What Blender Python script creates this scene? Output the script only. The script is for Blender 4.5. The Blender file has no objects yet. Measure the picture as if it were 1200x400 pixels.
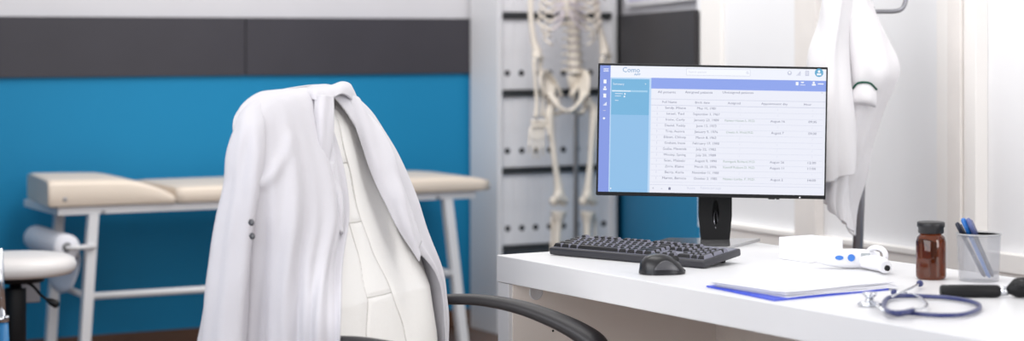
import bpy, bmesh, math, random
from mathutils import Vector, Matrix, noise
random.seed(4)
PI = math.pi
col = bpy.context.scene.collection
sc = bpy.context.scene

# ------------------------------------------------------------------ camera geometry (room axes: x right along back wall, y away)
FP, HY, EYE = 2400.0, 43.0, 1.25
TH = math.radians(28.5)
RT = Vector((math.cos(TH), -math.sin(TH), 0)); LK = Vector((math.sin(TH), math.cos(TH), 0))
def cam(x, d, z): v = RT*x + LK*d; return Vector((v.x, v.y, z))
def ray(px): return RT*((px-600)/FP) + LK
def atd(px, py, d): v = ray(px)*d; return Vector((v.x, v.y, EYE-(py-HY)/FP*d))
def at(px, py, z): return atd(px, py, FP*(EYE-z)/(py-HY))
def aty(px, py, y): return atd(px, py, y/ray(px).y)
def atx(px, py, x): return atd(px, py, x/ray(px).x)

# ------------------------------------------------------------------ materials
EXPO = 0.0
def s2l(c):
    return tuple(((v/255)/12.92 if v/255 <= .04045 else ((v/255+.055)/1.055)**2.4) for v in c)
def mat(name, rgb, rough=.5, metal=0, spec=.5, bump=0, bscale=60, var=0, vscale=3, trans=0, emit=0, coat=0, alpha=1, sheen=0, stretch=None):
    m = bpy.data.materials.new(name); m.use_nodes = True
    nt = m.node_tree; b = nt.nodes['Principled BSDF']
    c = s2l(rgb)
    b.inputs['Base Color'].default_value = (*c, 1)
    b.inputs['Roughness'].default_value = rough
    b.inputs['Metallic'].default_value = metal
    b.inputs['Specular IOR Level'].default_value = spec
    b.inputs['Transmission Weight'].default_value = trans
    b.inputs['Coat Weight'].default_value = coat
    b.inputs['Sheen Weight'].default_value = sheen
    b.inputs['Alpha'].default_value = alpha
    if emit:
        b.inputs['Base Color'].default_value = (.01, .01, .01, 1)
        b.inputs['Emission Color'].default_value = (*c, 1)
        b.inputs['Emission Strength'].default_value = emit
        return m
    tc = nt.nodes.new('ShaderNodeTexCoord')
    src = tc.outputs['Object']
    if stretch:
        mp = nt.nodes.new('ShaderNodeMapping'); mp.inputs['Scale'].default_value = stretch
        nt.links.new(src, mp.inputs['Vector']); src = mp.outputs['Vector']
    v = max(var, .02)
    n = nt.nodes.new('ShaderNodeTexNoise'); n.inputs['Scale'].default_value = vscale; n.inputs['Detail'].default_value = 4
    nt.links.new(src, n.inputs['Vector'])
    r = nt.nodes.new('ShaderNodeValToRGB')
    r.color_ramp.elements[0].position = .3; r.color_ramp.elements[1].position = .7
    r.color_ramp.elements[0].color = (*[max(0, x*(1-v)) for x in c], 1)
    r.color_ramp.elements[1].color = (*[min(1, x*(1+v)) for x in c], 1)
    nt.links.new(n.outputs['Fac'], r.inputs['Fac']); nt.links.new(r.outputs['Color'], b.inputs['Base Color'])
    if bump:
        n2 = nt.nodes.new('ShaderNodeTexNoise'); n2.inputs['Scale'].default_value = bscale; n2.inputs['Detail'].default_value = 3
        nt.links.new(src, n2.inputs['Vector'])
        bp = nt.nodes.new('ShaderNodeBump'); bp.inputs['Strength'].default_value = bump; bp.inputs['Distance'].default_value = .01
        nt.links.new(n2.outputs['Fac'], bp.inputs['Height']); nt.links.new(bp.outputs['Normal'], b.inputs['Normal'])
    return m
M = {}
M['blue'] = mat('blue_paint', (18, 126, 172), .65, spec=.3, bump=.05, var=.03, vscale=1.5)
M['whitewall'] = mat('white_paint', (204, 203, 207), .5, bump=.04)
M['panelwhite'] = mat('white_gloss_panel', (236, 236, 238), .5, bump=.02, bscale=20, var=.03, vscale=1.2)
M['frame'] = mat('beige_frame', (230, 225, 221), .5, var=.04, vscale=8)
M['frame2'] = mat('pale_frame', (240, 237, 234), .5)
M['dark'] = mat('charcoal_laminate', (53, 51, 58), .6, bump=.04, bscale=90, var=.05, vscale=6)
M['dark2'] = mat('charcoal_board', (38, 35, 39), .6, var=.05)
M['skirt'] = mat('brown_skirting', (90, 60, 42), .5, var=.15, vscale=6)
M['floor'] = mat('brown_vinyl_planks', (104, 80, 66), .45, bump=.05, var=.2, vscale=5, stretch=(1, 5, 1))
M['cream'] = mat('cream_vinyl', (226, 212, 196), .42, bump=.05, bscale=150)
M['whitemetal'] = mat('white_powder_coat', (224, 224, 226), .35)
M['paper'] = mat('white_paper', (232, 232, 238), .8)
M['cavity'] = mat('black_plastic_core', (18, 18, 20), .6)
M['stoolseat'] = mat('offwhite_vinyl', (222, 218, 216), .35)
M['black'] = mat('black_plastic', (16, 16, 18), .5, spec=.3, bump=.02, bscale=300)
M['armblack'] = mat('black_soft_plastic', (32, 30, 34), .42, bump=.1, bscale=500)
M['chrome'] = mat('chrome', (215, 217, 222), .18, metal=1)
M['steel'] = mat('grey_steel', (150, 150, 156), .35, metal=.8)
M['bluesleeve'] = mat('blue_plastic', (24, 112, 168), .35)
M['coat'] = mat('white_cotton', (200, 198, 203), .85, bump=.12, bscale=35, spec=.2, sheen=.2)
M['coat2'] = mat('white_polycotton', (240, 238, 240), .85, bump=.12, bscale=30, spec=.2)
M['green'] = mat('green_piping', (20, 84, 66), .8)
M['leather'] = mat('white_leather', (232, 230, 227), .45, bump=.1, bscale=120, spec=.45)
M['desk'] = mat('white_laminate', (224, 224, 226), .32, bump=.01, bscale=200)
M['desk2'] = mat('white_melamine', (250, 241, 233), .5)
M['bone'] = mat('cream_bone', (228, 219, 206), .5, bump=.1, bscale=60, var=.06, vscale=12)
M['cart'] = mat('pale_cartilage', (206, 196, 200), .5, var=.05, vscale=12)
M['cabinet'] = mat('grey_white_melamine', (226, 226, 229), .45)
M['shelf'] = mat('dark_shelf_edge', (52, 54, 56), .6)
M['binder'] = mat('white_binder_card', (238, 237, 240), .5, var=.04, vscale=9)
M['hole'] = mat('black_ring', (20, 20, 24), .5)
M['key'] = mat('black_key', (22, 22, 26), .35, spec=.5)
M['kbase'] = mat('charcoal_plastic', (46, 46, 52), .4)
M['mouse'] = mat('grey_black_plastic', (28, 28, 31), .3, spec=.45)
M['mouse2'] = mat('grey_side_grip', (70, 70, 74), .35)
M['amber'] = mat('amber_glass', (104, 48, 22), .06, trans=.75, spec=.6, var=.1, vscale=20)
M['cap'] = mat('black_cap', (26, 25, 28), .4, bump=.1, bscale=200)
M['clipblue'] = mat('blue_clipboard', (44, 74, 205), .35)
M['tube'] = mat('navy_rubber', (42, 50, 100), .3)
M['white'] = mat('white_plastic', (238, 238, 242), .35)
M['btn'] = mat('blue_button', (70, 130, 215), .4)
M['lcd'] = mat('grey_lcd', (178, 184, 186), .25)
M['penb'] = mat('blue_pen', (40, 110, 190), .3)
M['pend'] = mat('dark_pen', (34, 38, 56), .35)
M['pens'] = mat('grey_pen', (92, 102, 150), .35)
M['basegloss'] = mat('grey_gloss_metal', (176, 176, 178), .15, metal=.6, coat=.5)
M['poster'] = mat('lilac_print', (184, 180, 208), .4, var=.15, vscale=10)
M['mesh'] = mat('smoked_cup', (190, 191, 198), .15, alpha=.26)
M['keyglint'] = mat('painted_key_glint', (116, 116, 130), .35)  # lighter grey on left and right key faces, painting in window glints
M['pole'] = mat('light_grey_pole', (170, 170, 172), .4)
M['seam'] = mat('grey_seam_thread', (198, 195, 191), .7)
M['kbed'] = mat('grey_key_bed', (128, 129, 142), .4)
def em(name, rgb): return mat(name, rgb, emit=.96/2**EXPO)
E = {k: em('screen_'+k, c) for k, c in dict(pale=(236, 238, 249), head=(240, 243, 253), side=(128, 150, 226), panel=(140, 190, 232), ptop=(112, 178, 220),
     pedge=(186, 216, 246), bar=(138, 162, 236), text=(112, 114, 142), logo=(96, 150, 196), line=(204, 207, 226), white=(246, 249, 255), faint=(150, 172, 160), avatar=(92, 168, 208), hl=(160, 206, 236)).items()}

# ------------------------------------------------------------------ helpers
class MB:
    def __init__(s): s.bm = bmesh.new(); s.mats = []
    def mi(s, m):
        if m not in s.mats: s.mats.append(m)
        return s.mats.index(m)
    def merge(s, bm2, m, xf=None, smooth=None):
        i = s.mi(m)
        if xf is not None: bmesh.ops.transform(bm2, matrix=xf, verts=bm2.verts)
        mp = {v: s.bm.verts.new(v.co) for v in bm2.verts}
        for f in bm2.faces:
            try: nf = s.bm.faces.new([mp[v] for v in f.verts])
            except ValueError: continue
            nf.material_index = i; nf.smooth = f.smooth if smooth is None else smooth
        bm2.free(); return s
    def box(s, m, lo, hi, bev=0, seg=2, xf=None):
        b = bmesh.new(); bmesh.ops.create_cube(b, size=1)
        lo, hi = Vector(lo), Vector(hi); c = (lo+hi)/2; d = hi-lo
        for v in b.verts: v.co = Vector((v.co.x*d.x, v.co.y*d.y, v.co.z*d.z))+c
        if bev: bmesh.ops.bevel(b, geom=b.edges[:]+b.verts[:], offset=bev, segments=seg, affect='EDGES', profile=.5)
        return s.merge(b, m, xf, smooth=bool(bev) and seg > 2)
    def grid(s, m, pts, closed_u=False, closed_v=False, flip=False, capu=False):
        i = s.mi(m); V = [[s.bm.verts.new(p) for p in r] for r in pts]
        nr, nc = len(V), len(V[0])
        for a in range(nr if closed_v else nr-1):
            for b in range(nc if closed_u else nc-1):
                q = [V[a][b], V[a][(b+1) % nc], V[(a+1) % nr][(b+1) % nc], V[(a+1) % nr][b]]
                if flip: q.reverse()
                try: f = s.bm.faces.new(q)
                except ValueError: continue
                f.smooth = True; f.material_index = i
        if capu:
            for r, rev in ((V[0], True), (V[-1], False)):
                try:
                    f = s.bm.faces.new(list(reversed(r)) if rev != flip else r); f.material_index = i; f.smooth = False
                except ValueError: pass
        return s
    def tube(s, m, path, r, n=10, sx=1, cap=True, up=None):
        path = [Vector(p) for p in path]; rings = []
        rr = r if hasattr(r, '__len__') else [r]*len(path)
        prev = None
        for k, p in enumerate(path):
            t = (path[min(k+1, len(path)-1)]-path[max(k-1, 0)]).normalized()
            if prev is None:
                a = Vector(up) if up else (Vector((0, 0, 1)) if abs(t.z) < .9 else Vector((1, 0, 0)))
                prev = a
            nn = (prev - t*prev.dot(t)).normalized(); bb = t.cross(nn); prev = nn
            rings.append([p + nn*math.cos(2*PI*j/n)*rr[k] + bb*math.sin(2*PI*j/n)*rr[k]*sx for j in range(n)])
        return s.grid(m, rings, closed_u=True, capu=cap)
    def lathe(s, m, prof, c=(0, 0, 0), n=28, xf=None):
        rings = [[Vector((r*math.cos(2*PI*j/n), r*math.sin(2*PI*j/n), z)) for j in range(n)] for r, z in prof]
        if xf is None: xf = Matrix.Translation(Vector(c))
        rings = [[xf @ p for p in r] for r in rings]
        return s.grid(m, rings, closed_u=True, capu=True)
    def poly(s, m, pts, smooth=False):
        f = s.bm.faces.new([s.bm.verts.new(p) for p in pts]); f.material_index = s.mi(m); return s
    def prism(s, m, pts, up):
        up = Vector(up); a = [Vector(p) for p in pts]; b = [p+up for p in a]
        A = [s.bm.verts.new(p) for p in a]; B = [s.bm.verts.new(p) for p in b]; i = s.mi(m)
        fs = [s.bm.faces.new(list(reversed(A))), s.bm.faces.new(B)]
        for k in range(len(A)): fs.append(s.bm.faces.new([A[k], A[(k+1) % len(A)], B[(k+1) % len(A)], B[k]]))
        for f in fs: f.material_index = i
        return s
    def build(s, name, parent=None, loc=None, fix=True):
        if fix: bmesh.ops.recalc_face_normals(s.bm, faces=s.bm.faces[:])
        if parent is None and loc is not None:
            bmesh.ops.translate(s.bm, verts=s.bm.verts, vec=-Vector(loc))
        me = bpy.data.meshes.new(name); s.bm.to_mesh(me); s.bm.free()
        for m in s.mats: me.materials.append(m)
        o = bpy.data.objects.new(name, me); col.objects.link(o)
        if parent: o.parent = parent
        if parent is None and loc is not None: o.location = loc
        return o
def tag(o, label=None, cat=None, group=None, kind=None):
    if label: o['label'] = label
    if cat: o['category'] = cat
    if group: o['group'] = group
    if kind: o['kind'] = kind
    return o
def empty(name, loc, rz=0, label=None, cat=None, group=None):
    o = bpy.data.objects.new(name, None); col.objects.link(o); o.location = loc; o.rotation_euler = (0, 0, rz); o.empty_display_size = .1
    return tag(o, label, cat, group)
def copy_tree(o, parent=None):
    c = o.copy(); col.objects.link(c); c.parent = parent
    for ch in list(o.children): copy_tree(ch, c)
    return c
def cr(P, t):
    n = len(P)-1; t = max(0, min(n, t)); i = min(int(t), n-1); f = t-i
    p1, p2 = P[i], P[i+1]; p0 = P[i-1] if i > 0 else p1*2-p2; p3 = P[i+2] if i+2 <= n else p2*2-p1
    return .5*((2*p1)+(p2-p0)*f+(2*p0-5*p1+4*p2-p3)*f*f+(3*p1-p0-3*p2+p3)*f**3)
def curve(P, n):
    P = [Vector(p) for p in P]; return [cr(P, (len(P)-1)*k/(n-1)) for k in range(n)]
def loft(rows, nu, nv, disp=None):
    R = [curve(r, nu) for r in rows]
    cols = [curve([R[k][j] for k in range(len(R))], nv) for j in range(nu)]
    G = [[cols[j][i] for j in range(nu)] for i in range(nv)]
    if disp:
        N = []
        for i in range(nv):
            row = []
            for j in range(nu):
                a = G[i][min(j+1, nu-1)]-G[i][max(j-1, 0)]; b = G[min(i+1, nv-1)][j]-G[max(i-1, 0)][j]
                n = a.cross(b); row.append(n.normalized() if n.length > 1e-9 else Vector((0, 0, 0)))
            N.append(row)
        G = [[G[i][j]+N[i][j]*disp(j/(nu-1), i/(nv-1), G[i][j]) for j in range(nu)] for i in range(nv)]
    return G
def solid(o, t, off=0):
    m = o.modifiers.new('thickness', 'SOLIDIFY'); m.thickness = t; m.offset = off; return o
def subd(o, l=1):
    m = o.modifiers.new('smooth', 'SUBSURF'); m.levels = l; m.render_levels = l; return o

# ================================================================== SETTING
YB, XR = 7.85, 3.90
C1 = Vector((4.78, YB, 0)); C2 = Vector((3.898, 5.85, 0))
XL, YF = -.2, -1.5
b = MB(); b.box(M['floor'], (XL-.1, YF, -.06), (5.3, YB+.1, 0)); tag(b.build('floor'), kind='structure')
b = MB(); b.box(M['blue'], (XL-.1, YB, 0), (5.0, YB+.1, 1.2)); b.box(M['whitewall'], (XL-.1, YB, 1.2), (5.0, YB+.1, 2.9)); tag(b.build('wall_back'), kind='structure')
b = MB(); b.box(M['blue'], (XL-.1, YF, 0), (XL, YB, 1.2)); b.box(M['whitewall'], (XL-.1, YF, 1.2), (XL, YB, 2.9)); tag(b.build('wall_left'), kind='structure')
b = MB(); b.box(M['whitewall'], (XL-.1, YF-.1, 0), (XR+.1, YF, 2.9)); tag(b.build('wall_front'), kind='structure')
wd = (C2-C1).normalized(); wn = Vector((wd.y, -wd.x, 0))          # towards outside or room
if wn.dot(Vector((-1, 0, 0))) > 0: wn = -wn
def strip(b, m, p, q, z0, z1, th0, th1):
    P = [p+wn*th0, q+wn*th0, q+wn*th1, p+wn*th1]
    b.prism(m, [Vector((v.x, v.y, z0)) for v in P], (0, 0, z1-z0))
b = MB(); strip(b, M['blue'], C1, C2, 0, 1.2, 0, .1); strip(b, M['whitewall'], C1, C2, 1.2, 2.9, 0, .1); tag(b.build('wall_corner'), kind='structure')
b = MB(); b.box(M['panelwhite'], (XR, YF, .60), (XR+.1, C2.y, 2.9)); b.box(M['blue'], (XR+.0, YF, 0), (XR+.1, C2.y, .60)); tag(b.build('wall_right'), kind='structure')
b = MB(); b.box(M['skirt'], (XL, YB-.014, 0), (4.2, YB, .078), .003); tag(b.build('baseboard_back'), kind='structure')
b = MB(); b.box(M['skirt'], (XL, YF, 0), (XL+.014, YB-.02, .078), .003); tag(b.build('baseboard_left'), kind='structure')
# dark rail of two boards on the back wall
xs = aty(286, 50, YB).x
for k, (a, c) in enumerate(((XL+.02, xs-.002), (xs+.002, 4.2))):
    b = MB(); b.box(M['dark'], (a, YB-.018, 1.092), (c, YB, 1.328), .002)
    if k == 0: nm = 'trim_1'
    else: nm = 'trim_2'
    tag(b.build(nm), kind='structure')
b = MB(); strip(b, M['dark2'], C1+wd*.02, C2+wd*.02, .98, 1.342, -.016, 0); tag(b.build('trim_3'), kind='structure')
# right wall rail and posts
def yR(px): return atx(px, 50, XR).y
b = MB()
b.box(M['frame'], (XR-.02, yR(1150), .575), (XR, C2.y-.17, .615), .003); b.box(M['frame2'], (XR-.026, yR(1150), .612), (XR, C2.y-.17, .632), .004)
tag(b.build('trim_4'), kind='structure')
b = MB(); b.box(M['frame2'], (XR-.03, YF, .60), (XR, yR(1148), .655), .004); b.box(M['frame'], (XR-.025, YF, .55), (XR, yR(1148), .60), .004); tag(b.build('trim_5'), kind='structure')
b = MB(); b.box(M['frame'], (XR-.035, yR(966), .5), (XR, yR(941), 2.9), .004); tag(b.build('trim_6'), kind='structure')
b = MB()
b.box(M['frame2'], (XR-.04, yR(1126), .45), (XR, yR(1110), 2.9), .003); b.box(M['frame'], (XR-.055, yR(1143), .45), (XR, yR(1127.3), 2.9), .003)
b.box(M['frame2'], (XR-.045, yR(1158), .45), (XR, yR(1143.4), 2.9), .003)
tag(b.build('trim_7'), kind='structure')
b = MB(); b.box(M['frame2'], (C2.x-.012, C2.y-.16, 0), (C2.x+.05, C2.y-.03, 2.9), .008); tag(b.build('trim_8'), kind='structure')

# framed poster on the corner wall
def onC(px, py, off):      # point on corner wall plane
    n = wn; r = ray(px); d = ((C1 - n*off)).dot(n)/r.dot(n); v = r*d
    return Vector((v.x, v.y, EYE-(py-HY)/FP*d))
pl = onC(738, 9, .0); pr = onC(816, 1, .0)
t = empty('wall_poster', (pl+pr)/2, 0, 'framed lilac print on the short wall above the charcoal panel, behind the monitor', 'poster')
mw = Matrix.Translation(-((pl+pr)/2))
zb = 1.375
b = MB(); L = (Vector((pr.x, pr.y, 0))-Vector((pl.x, pl.y, 0)))
P0 = Vector((pl.x, pl.y, 0)); P1 = Vector((pr.x, pr.y, 0)); o0 = Vector(((pl+pr)/2))
def rel(p): return p-o0
def wstrip(b, m, p, q, z0, z1, t0, t1):
    P = [p+wn*t0, q+wn*t0, q+wn*t1, p+wn*t1]; b.prism(m, [rel(Vector((v.x, v.y, z0))) for v in P], (0, 0, z1-z0))
for (p, q, z0, z1) in ((P0, P1, zb, zb+.02), (P0, P1, zb+.60, zb+.62), (P0, P0+wd*.02, zb, zb+.62), (P1-wd*.02, P1, zb, zb+.62)):
    wstrip(b, M['whitemetal'], p, q, z0, z1, -.02, -.001)
b.build('frame', t)
b = MB(); wstrip(b, M['poster'], P0+wd*.02, P1-wd*.02, zb+.02, zb+.60, -.010, -.002); b.build('print', t)

# ================================================================== BINDER CABINET
CX0, CX1, CY0, CY1 = 4.045, 4.63, 7.575, 7.828
t = empty('shelving_cabinet', (CX0, CY0, 0), 0, 'tall grey-white open cabinet filled with white binders, behind the skeleton', 'cabinet')
w_ = CX1-CX0; dp = CY1-CY0
b = MB(); b.box(M['cabinet'], (0, 0, 0), (.022, dp, 2.05), .002); b.build('side_panel', t)
b = MB(); b.box(M['cabinet'], (w_-.022, 0, 0), (w_, dp, 2.05), .002); b.build('side_panel', t)
b = MB(); b.box(M['cabinet'], (.022, dp-.012, .02), (w_-.022, dp, 2.03)); b.build('back_panel', t)
b = MB(); b.box(M['cabinet'], (.022, 0, 2.03), (w_-.022, dp-.012, 2.05)); b.build('top_panel', t)
SH = [.02, .345, .672, 1.0, 1.328, 1.66]
for z in SH:
    b = MB(); b.box(M['shelf'], (.022, .004, z), (w_-.022, dp-.012, z+.026), .001); o = b.build('shelf', t)
BW = (w_-.044)/8
names = ['leftmost', 'second from left', 'third from left', 'fourth from left', 'fifth from left', 'sixth from left', 'seventh from left', 'rightmost']
def make_binder():
    root = empty('ring_binder', (0, 0, 0)); root['category'] = 'binder'
    b = MB(); b.box(M['binder'], (-BW/2+.0006, .004, 0), (BW/2-.0006, .222, .298), .0015)
    b.build('cover', root)
    b = MB(); b.box(M['binder'], (-BW/2+.014, .0032, .12), (BW/2-.012, .0045, .27)); b.build('spine_label', root)
    xf = Matrix.Translation((0, .004, .07)) @ Matrix.Rotation(PI/2, 4, 'X')
    b = MB(); b.lathe(M['hole'], [(.0125, 0), (.0125, .003), (.0105, .004), (.0, .004)], xf=xf, n=20); b.build('finger_ring', root)
    return root
proto = make_binder(); first = True
rown = {1: 'lowest filled shelf', 2: 'second filled shelf up', 3: 'third filled shelf up', 4: 'topmost shelf in view'}
for r in (1, 2, 3, 4):
    for k in range(8):
        o = proto if first else copy_tree(proto); first = False
        o.location = (CX0+.022+BW*(k+.5), CY0+.012+random.uniform(0, .006), SH[r]+.0262)
        o['label'] = 'white ring binder, %s on the %s of the cabinet' % (names[k], rown[r]); o['group'] = 'white binders in the cabinet'

# ================================================================== EXAMINATION TABLE
BX0, BX1, BY0, BY1 = 2.04, 3.81, 7.24, 7.74
t = empty('examination_table', (2.9, 7.5, 0), 0, 'cream padded examination table on white metal legs against the blue wall', 'examination table')
ox, oy = -2.9, -7.5
def sect(x0, x1, prof):      # cushion: prof(u) -> (zbottom, ztop)
    rings = []; nx = 36
    for i in range(nx+1):
        u = i/nx; x = x0+(x1-x0)*u; zb_, zt = prof(u); h = zt-zb_; hy = (BY1-BY0)/2; cy = (BY0+BY1)/2
        e = 1-max(0, (abs(u-.5)-.475)/.025)**2*.10
        ring = []
        n = 36
        for j in range(n):
            a = 2*PI*j/n; ca, sa = math.cos(a), math.sin(a)
            yy = math.copysign(abs(ca)**.22, ca)*hy*(.985+.015*e); zz = math.copysign(abs(sa)**(.30 if sa > 0 else .12), sa)*h/2*e
            ring.append(Vector((x+ox+(.06*(1-u)*(yy/hy+1)/2 if x0 == BX0 else 0), cy+yy+oy, (zb_+zt)/2+zz)))
        rings.append(ring)
    return rings
zb0 = .632
xm = aty(207, 230, BY0).x
b = MB(); b.grid(M['cream'], sect(BX0, xm-.004, lambda u: (zb0, zb0+.102-.012*u**1.5-.058*max(0, (u-.55)/.45)**2)), closed_u=True, capu=True); b.build('headrest_cushion', t)
b = MB(); b.grid(M['cream'], sect(xm, BX1+.02, lambda u: (zb0, zb0+.062-.014*max(0, (u-.85)/.15)**2)), closed_u=True, capu=True); b.build('mattress', t)
b = MB()
FX0, FX1 = aty(68, 250, BY0+.02).x, aty(558, 230, BY0+.02).x
for (x0, x1, y0, y1) in ((FX0, FX1, BY0+.02, BY0+.05), (FX0, FX1, BY1-.05, BY1-.02), (FX0, FX0+.03, BY0+.05, BY1-.05), (FX1-.03, FX1, BY0+.05, BY1-.05)):
    b.box(M['whitemetal'], (x0+ox, y0+oy, .604), (x1+ox, y1+oy, .633), .003)
b.build('frame', t)
LT, LB = (2.215, 3.655), (2.175, 3.73)
for i, s in ((0, 0), (0, 1), (1, 0), (1, 1)):
    y = (BY0+.035) if s == 0 else (BY1-.035)
    b = MB(); r = .018; p = Vector((LT[i]+ox, y+oy, .604)); q = Vector((LB[i]+ox, y+oy, .004))
    b.prism(M['whitemetal'], [q+Vector((-r, -r, 0)), q+Vector((r, -r, 0)), q+Vector((r, r, 0)), q+Vector((-r, r, 0))], p-q); b.build('leg', t)
for y in (BY0+.035,):
    b = MB(); b.tube(M['whitemetal'], [(LT[0]-.01+ox, y+oy, .305), (LT[1]+.03+ox, y+oy, .305)], .013, 12); b.build('lower_rail', t)
for i in (0, 1):
    x = LT[i]+(-.02 if i == 0 else .035)
    b = MB(); b.tube(M['whitemetal'], [(x+ox, BY0+.05+oy, .305), (x+ox, BY1-.05+oy, .305)], .011, 12); b.build('cross_rail', t)
RX, RZ = 2.115, .488
b = MB(); b.tube(M['whitemetal'], [(LT[0]+ox, BY0+.01+oy, RZ), (RX+ox, BY0-.0+oy, RZ), (RX+ox, BY0+.06+oy, RZ), (RX+ox, BY1-.03+oy, RZ), (LT[0]+ox, BY1-.03+oy, RZ)], .009, 10); b.build('roll_holder', t)
for (px, py, yy) in ((76, 234, BY0+.002), (121, 249, BY0+.02), (513, 232, BY0+.02)):
    p = aty(px, py, yy); xf = Matrix.Translation(p+Vector((ox, oy, 0))) @ Matrix.Rotation(PI/2, 4, 'X')
    b = MB(); b.lathe(M['steel'], [(.008, -.003), (.008, .003), (.004, .005), (0, .005)], xf=xf, n=12); b.build('bolt', t)
# paper roll
t = empty('paper_roll', (RX, 7.26, RZ), 0, 'white couch paper roll under the head end of the examination table', 'paper roll')
xf = Matrix.Rotation(-PI/2, 4, 'X')
b = MB(); prof = [(.017, 0), (.046, 0), (.0475, .004), (.0475, .41), (.046, .414), (.017, .414)]
n = 32; rings = [[xf @ Vector((r*math.cos(2*PI*j/n), r*math.sin(2*PI*j/n), z)) for j in range(n)] for r, z in prof]; b.grid(M['paper'], rings, closed_u=True)
b.build('roll', t)
b = MB(); rings = [[xf @ Vector((r*math.cos(2*PI*j/n), r*math.sin(2*PI*j/n), z)) for j in range(n)] for r, z in [(.0172, .0), (.0172, .414), (.012, .414), (.012, 0)]]; b.grid(M['cavity'], rings, closed_u=True, closed_v=True); b.build('core', t)
b = MB(); rows = []
for i in range(10):
    u = i/9; z = -.01-.15*u
    rows.append([Vector((.0475-.004*u+.01*math.sin(u*4+v_*3), .01+.36*v_+.05*u, z-.03*math.sin(v_*3)*u)) for v_ in [k/12 for k in range(13)]])
b.grid(M['paper'], rows); solid(b.build('hanging_sheet', t), .0008)

# ================================================================== STOOL
sd = 6.15; sp = atd(18, 300, sd)
t = empty('swivel_stool', (sp.x, sp.y, 0), 0, 'round white swivel stool with black column in front of the paper roll', 'stool')
b = MB(); b.lathe(M['stoolseat'], [(0, .535), (.12, .535), (.165, .538), (.178, .550), (.181, .566), (.174, .582), (.15, .592), (.10, .597), (0, .599)], n=48); b.build('seat', t)
b = MB(); b.lathe(M['black'], [(0, .515), (.085, .515), (.085, .535), (0, .535)]); b.build('seat_plate', t)
b = MB(); b.lathe(M['black'], [(0, .1), (.032, .1), (.032, .49), (.03, .495), (.018, .495), (.018, .515), (0, .515)]); b.build('column', t)
b = MB()
for k in range(5):
    a = 2*PI*k/5+.3; b.tube(M['black'], [(0, 0, .115), (.13*math.cos(a), .13*math.sin(a), .10), (.25*math.cos(a), .25*math.sin(a), .07)], [.024, .02, .015], 10)
b.build('base', t)
for k in range(5):
    a = 2*PI*k/5+.3; xf = Matrix.Translation((.25*math.cos(a), .25*math.sin(a), .027)) @ Matrix.Rotation(a, 4, 'Z') @ Matrix.Rotation(PI/2, 4, 'Y')
    b = MB(); b.lathe(M['black'], [(0, -.02), (.022, -.02), (.027, -.014), (.027, .014), (.022, .02), (0, .02)], xf=xf, n=20); b.tube(M['black'], [(.25*math.cos(a), .25*math.sin(a), .027), (.25*math.cos(a), .25*math.sin(a), .075)], .006); b.build('caster', t)
b = MB(); tl = lambda v: v-Vector((sp.x, sp.y, 0))
b.tube(M['black'], curve([tl(atd(30, 331, sd-.02)), tl(atd(38, 335, sd-.05)), tl(atd(48, 346, sd-.08)), tl(atd(56, 352, sd-.09))], 12), .004)
b.tube(M['black'], curve([tl(atd(54, 351, sd-.09)), tl(atd(60, 354, sd-.09)), tl(atd(66, 357, sd-.09)), tl(atd(69, 358, sd-.09))], 8), [.004, .007, .010, .011, .012, .0115, .009, .004], 12); b.build('height_lever', t)
b = MB(); p = tl(atd(34, 341, sd+.03)); b.box(M['steel'], (p.x-.03, p.y-.02, p.z-.035), (p.x+.03, p.y+.02, p.z+.035), .004); o = b.build('seat_bracket', t); o['label'] = 'grey metal bracket'

# chrome pole with blue sleeve at left border
p0 = atd(-1, 300, 5.6); p1 = atd(6.5, 470, 5.6)
g0 = Vector((p1.x, p1.y, 0))
t = empty('walking_pole', g0, 0, 'chrome tube with blue sleeve leaning at the left edge, in front of the stool', 'pole')
dirv = (p1-p0).normalized(); bot = p1+dirv*((p1.z-.01)/(-dirv.z)); topp = p0-dirv*.02
mid = atd(2.5, 374, 5.6); mid = bot+(topp-bot)*((mid.z-bot.z)/(topp.z-bot.z))
b = MB(); b.tube(M['chrome'], [topp-g0, mid-g0], .011, 16); b.build('tube', t)
b = MB(); b.tube(M['bluesleeve'], [mid-g0, bot+(mid-bot)*.04-g0], .017, 16); b.build('sleeve', t)
b = MB(); b.tube(M['cavity'], [bot+(mid-bot)*.04-g0, bot-g0], .02, 16); b.build('foot', t)
b = MB(); cc = mid-g0; b.tube(M['chrome'], [cc+Vector((0, 0, -.008)), cc+Vector((0, 0, .008))], .0195, 16); b.build('collar', t)
p = atd(7.5, 372.5, 5.55)-g0; b = MB(); b.lathe(M['chrome'], [(0, -.004), (.007, -.004), (.007, .004), (0, .004)], c=p, n=14); b.build('push_button', t)

# ================================================================== SKELETON
YS = 7.22
def S(px, py, dy=0): return aty(px, py, YS+dy)
base = S(668, 200); base.z = 0
t = empty('anatomical_skeleton', base, 0, 'cream anatomical teaching skeleton hanging in front of the binder cabinet', 'skeleton')
def sk(px, py, dy=0): return S(px, py, dy)-base
def bone(name, pts, rad, m='bone', n=10, cnt=None, sx=1):
    b = MB(); P = curve(pts, cnt or 20); R = curve([Vector((r, 0, 0)) for r in rad], len(P)); b.tube(M[m], P, [max(.001, v.x) for v in R], n, sx=sx); return b.build(name, t)
px2m = lambda px: px/292.0
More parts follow.
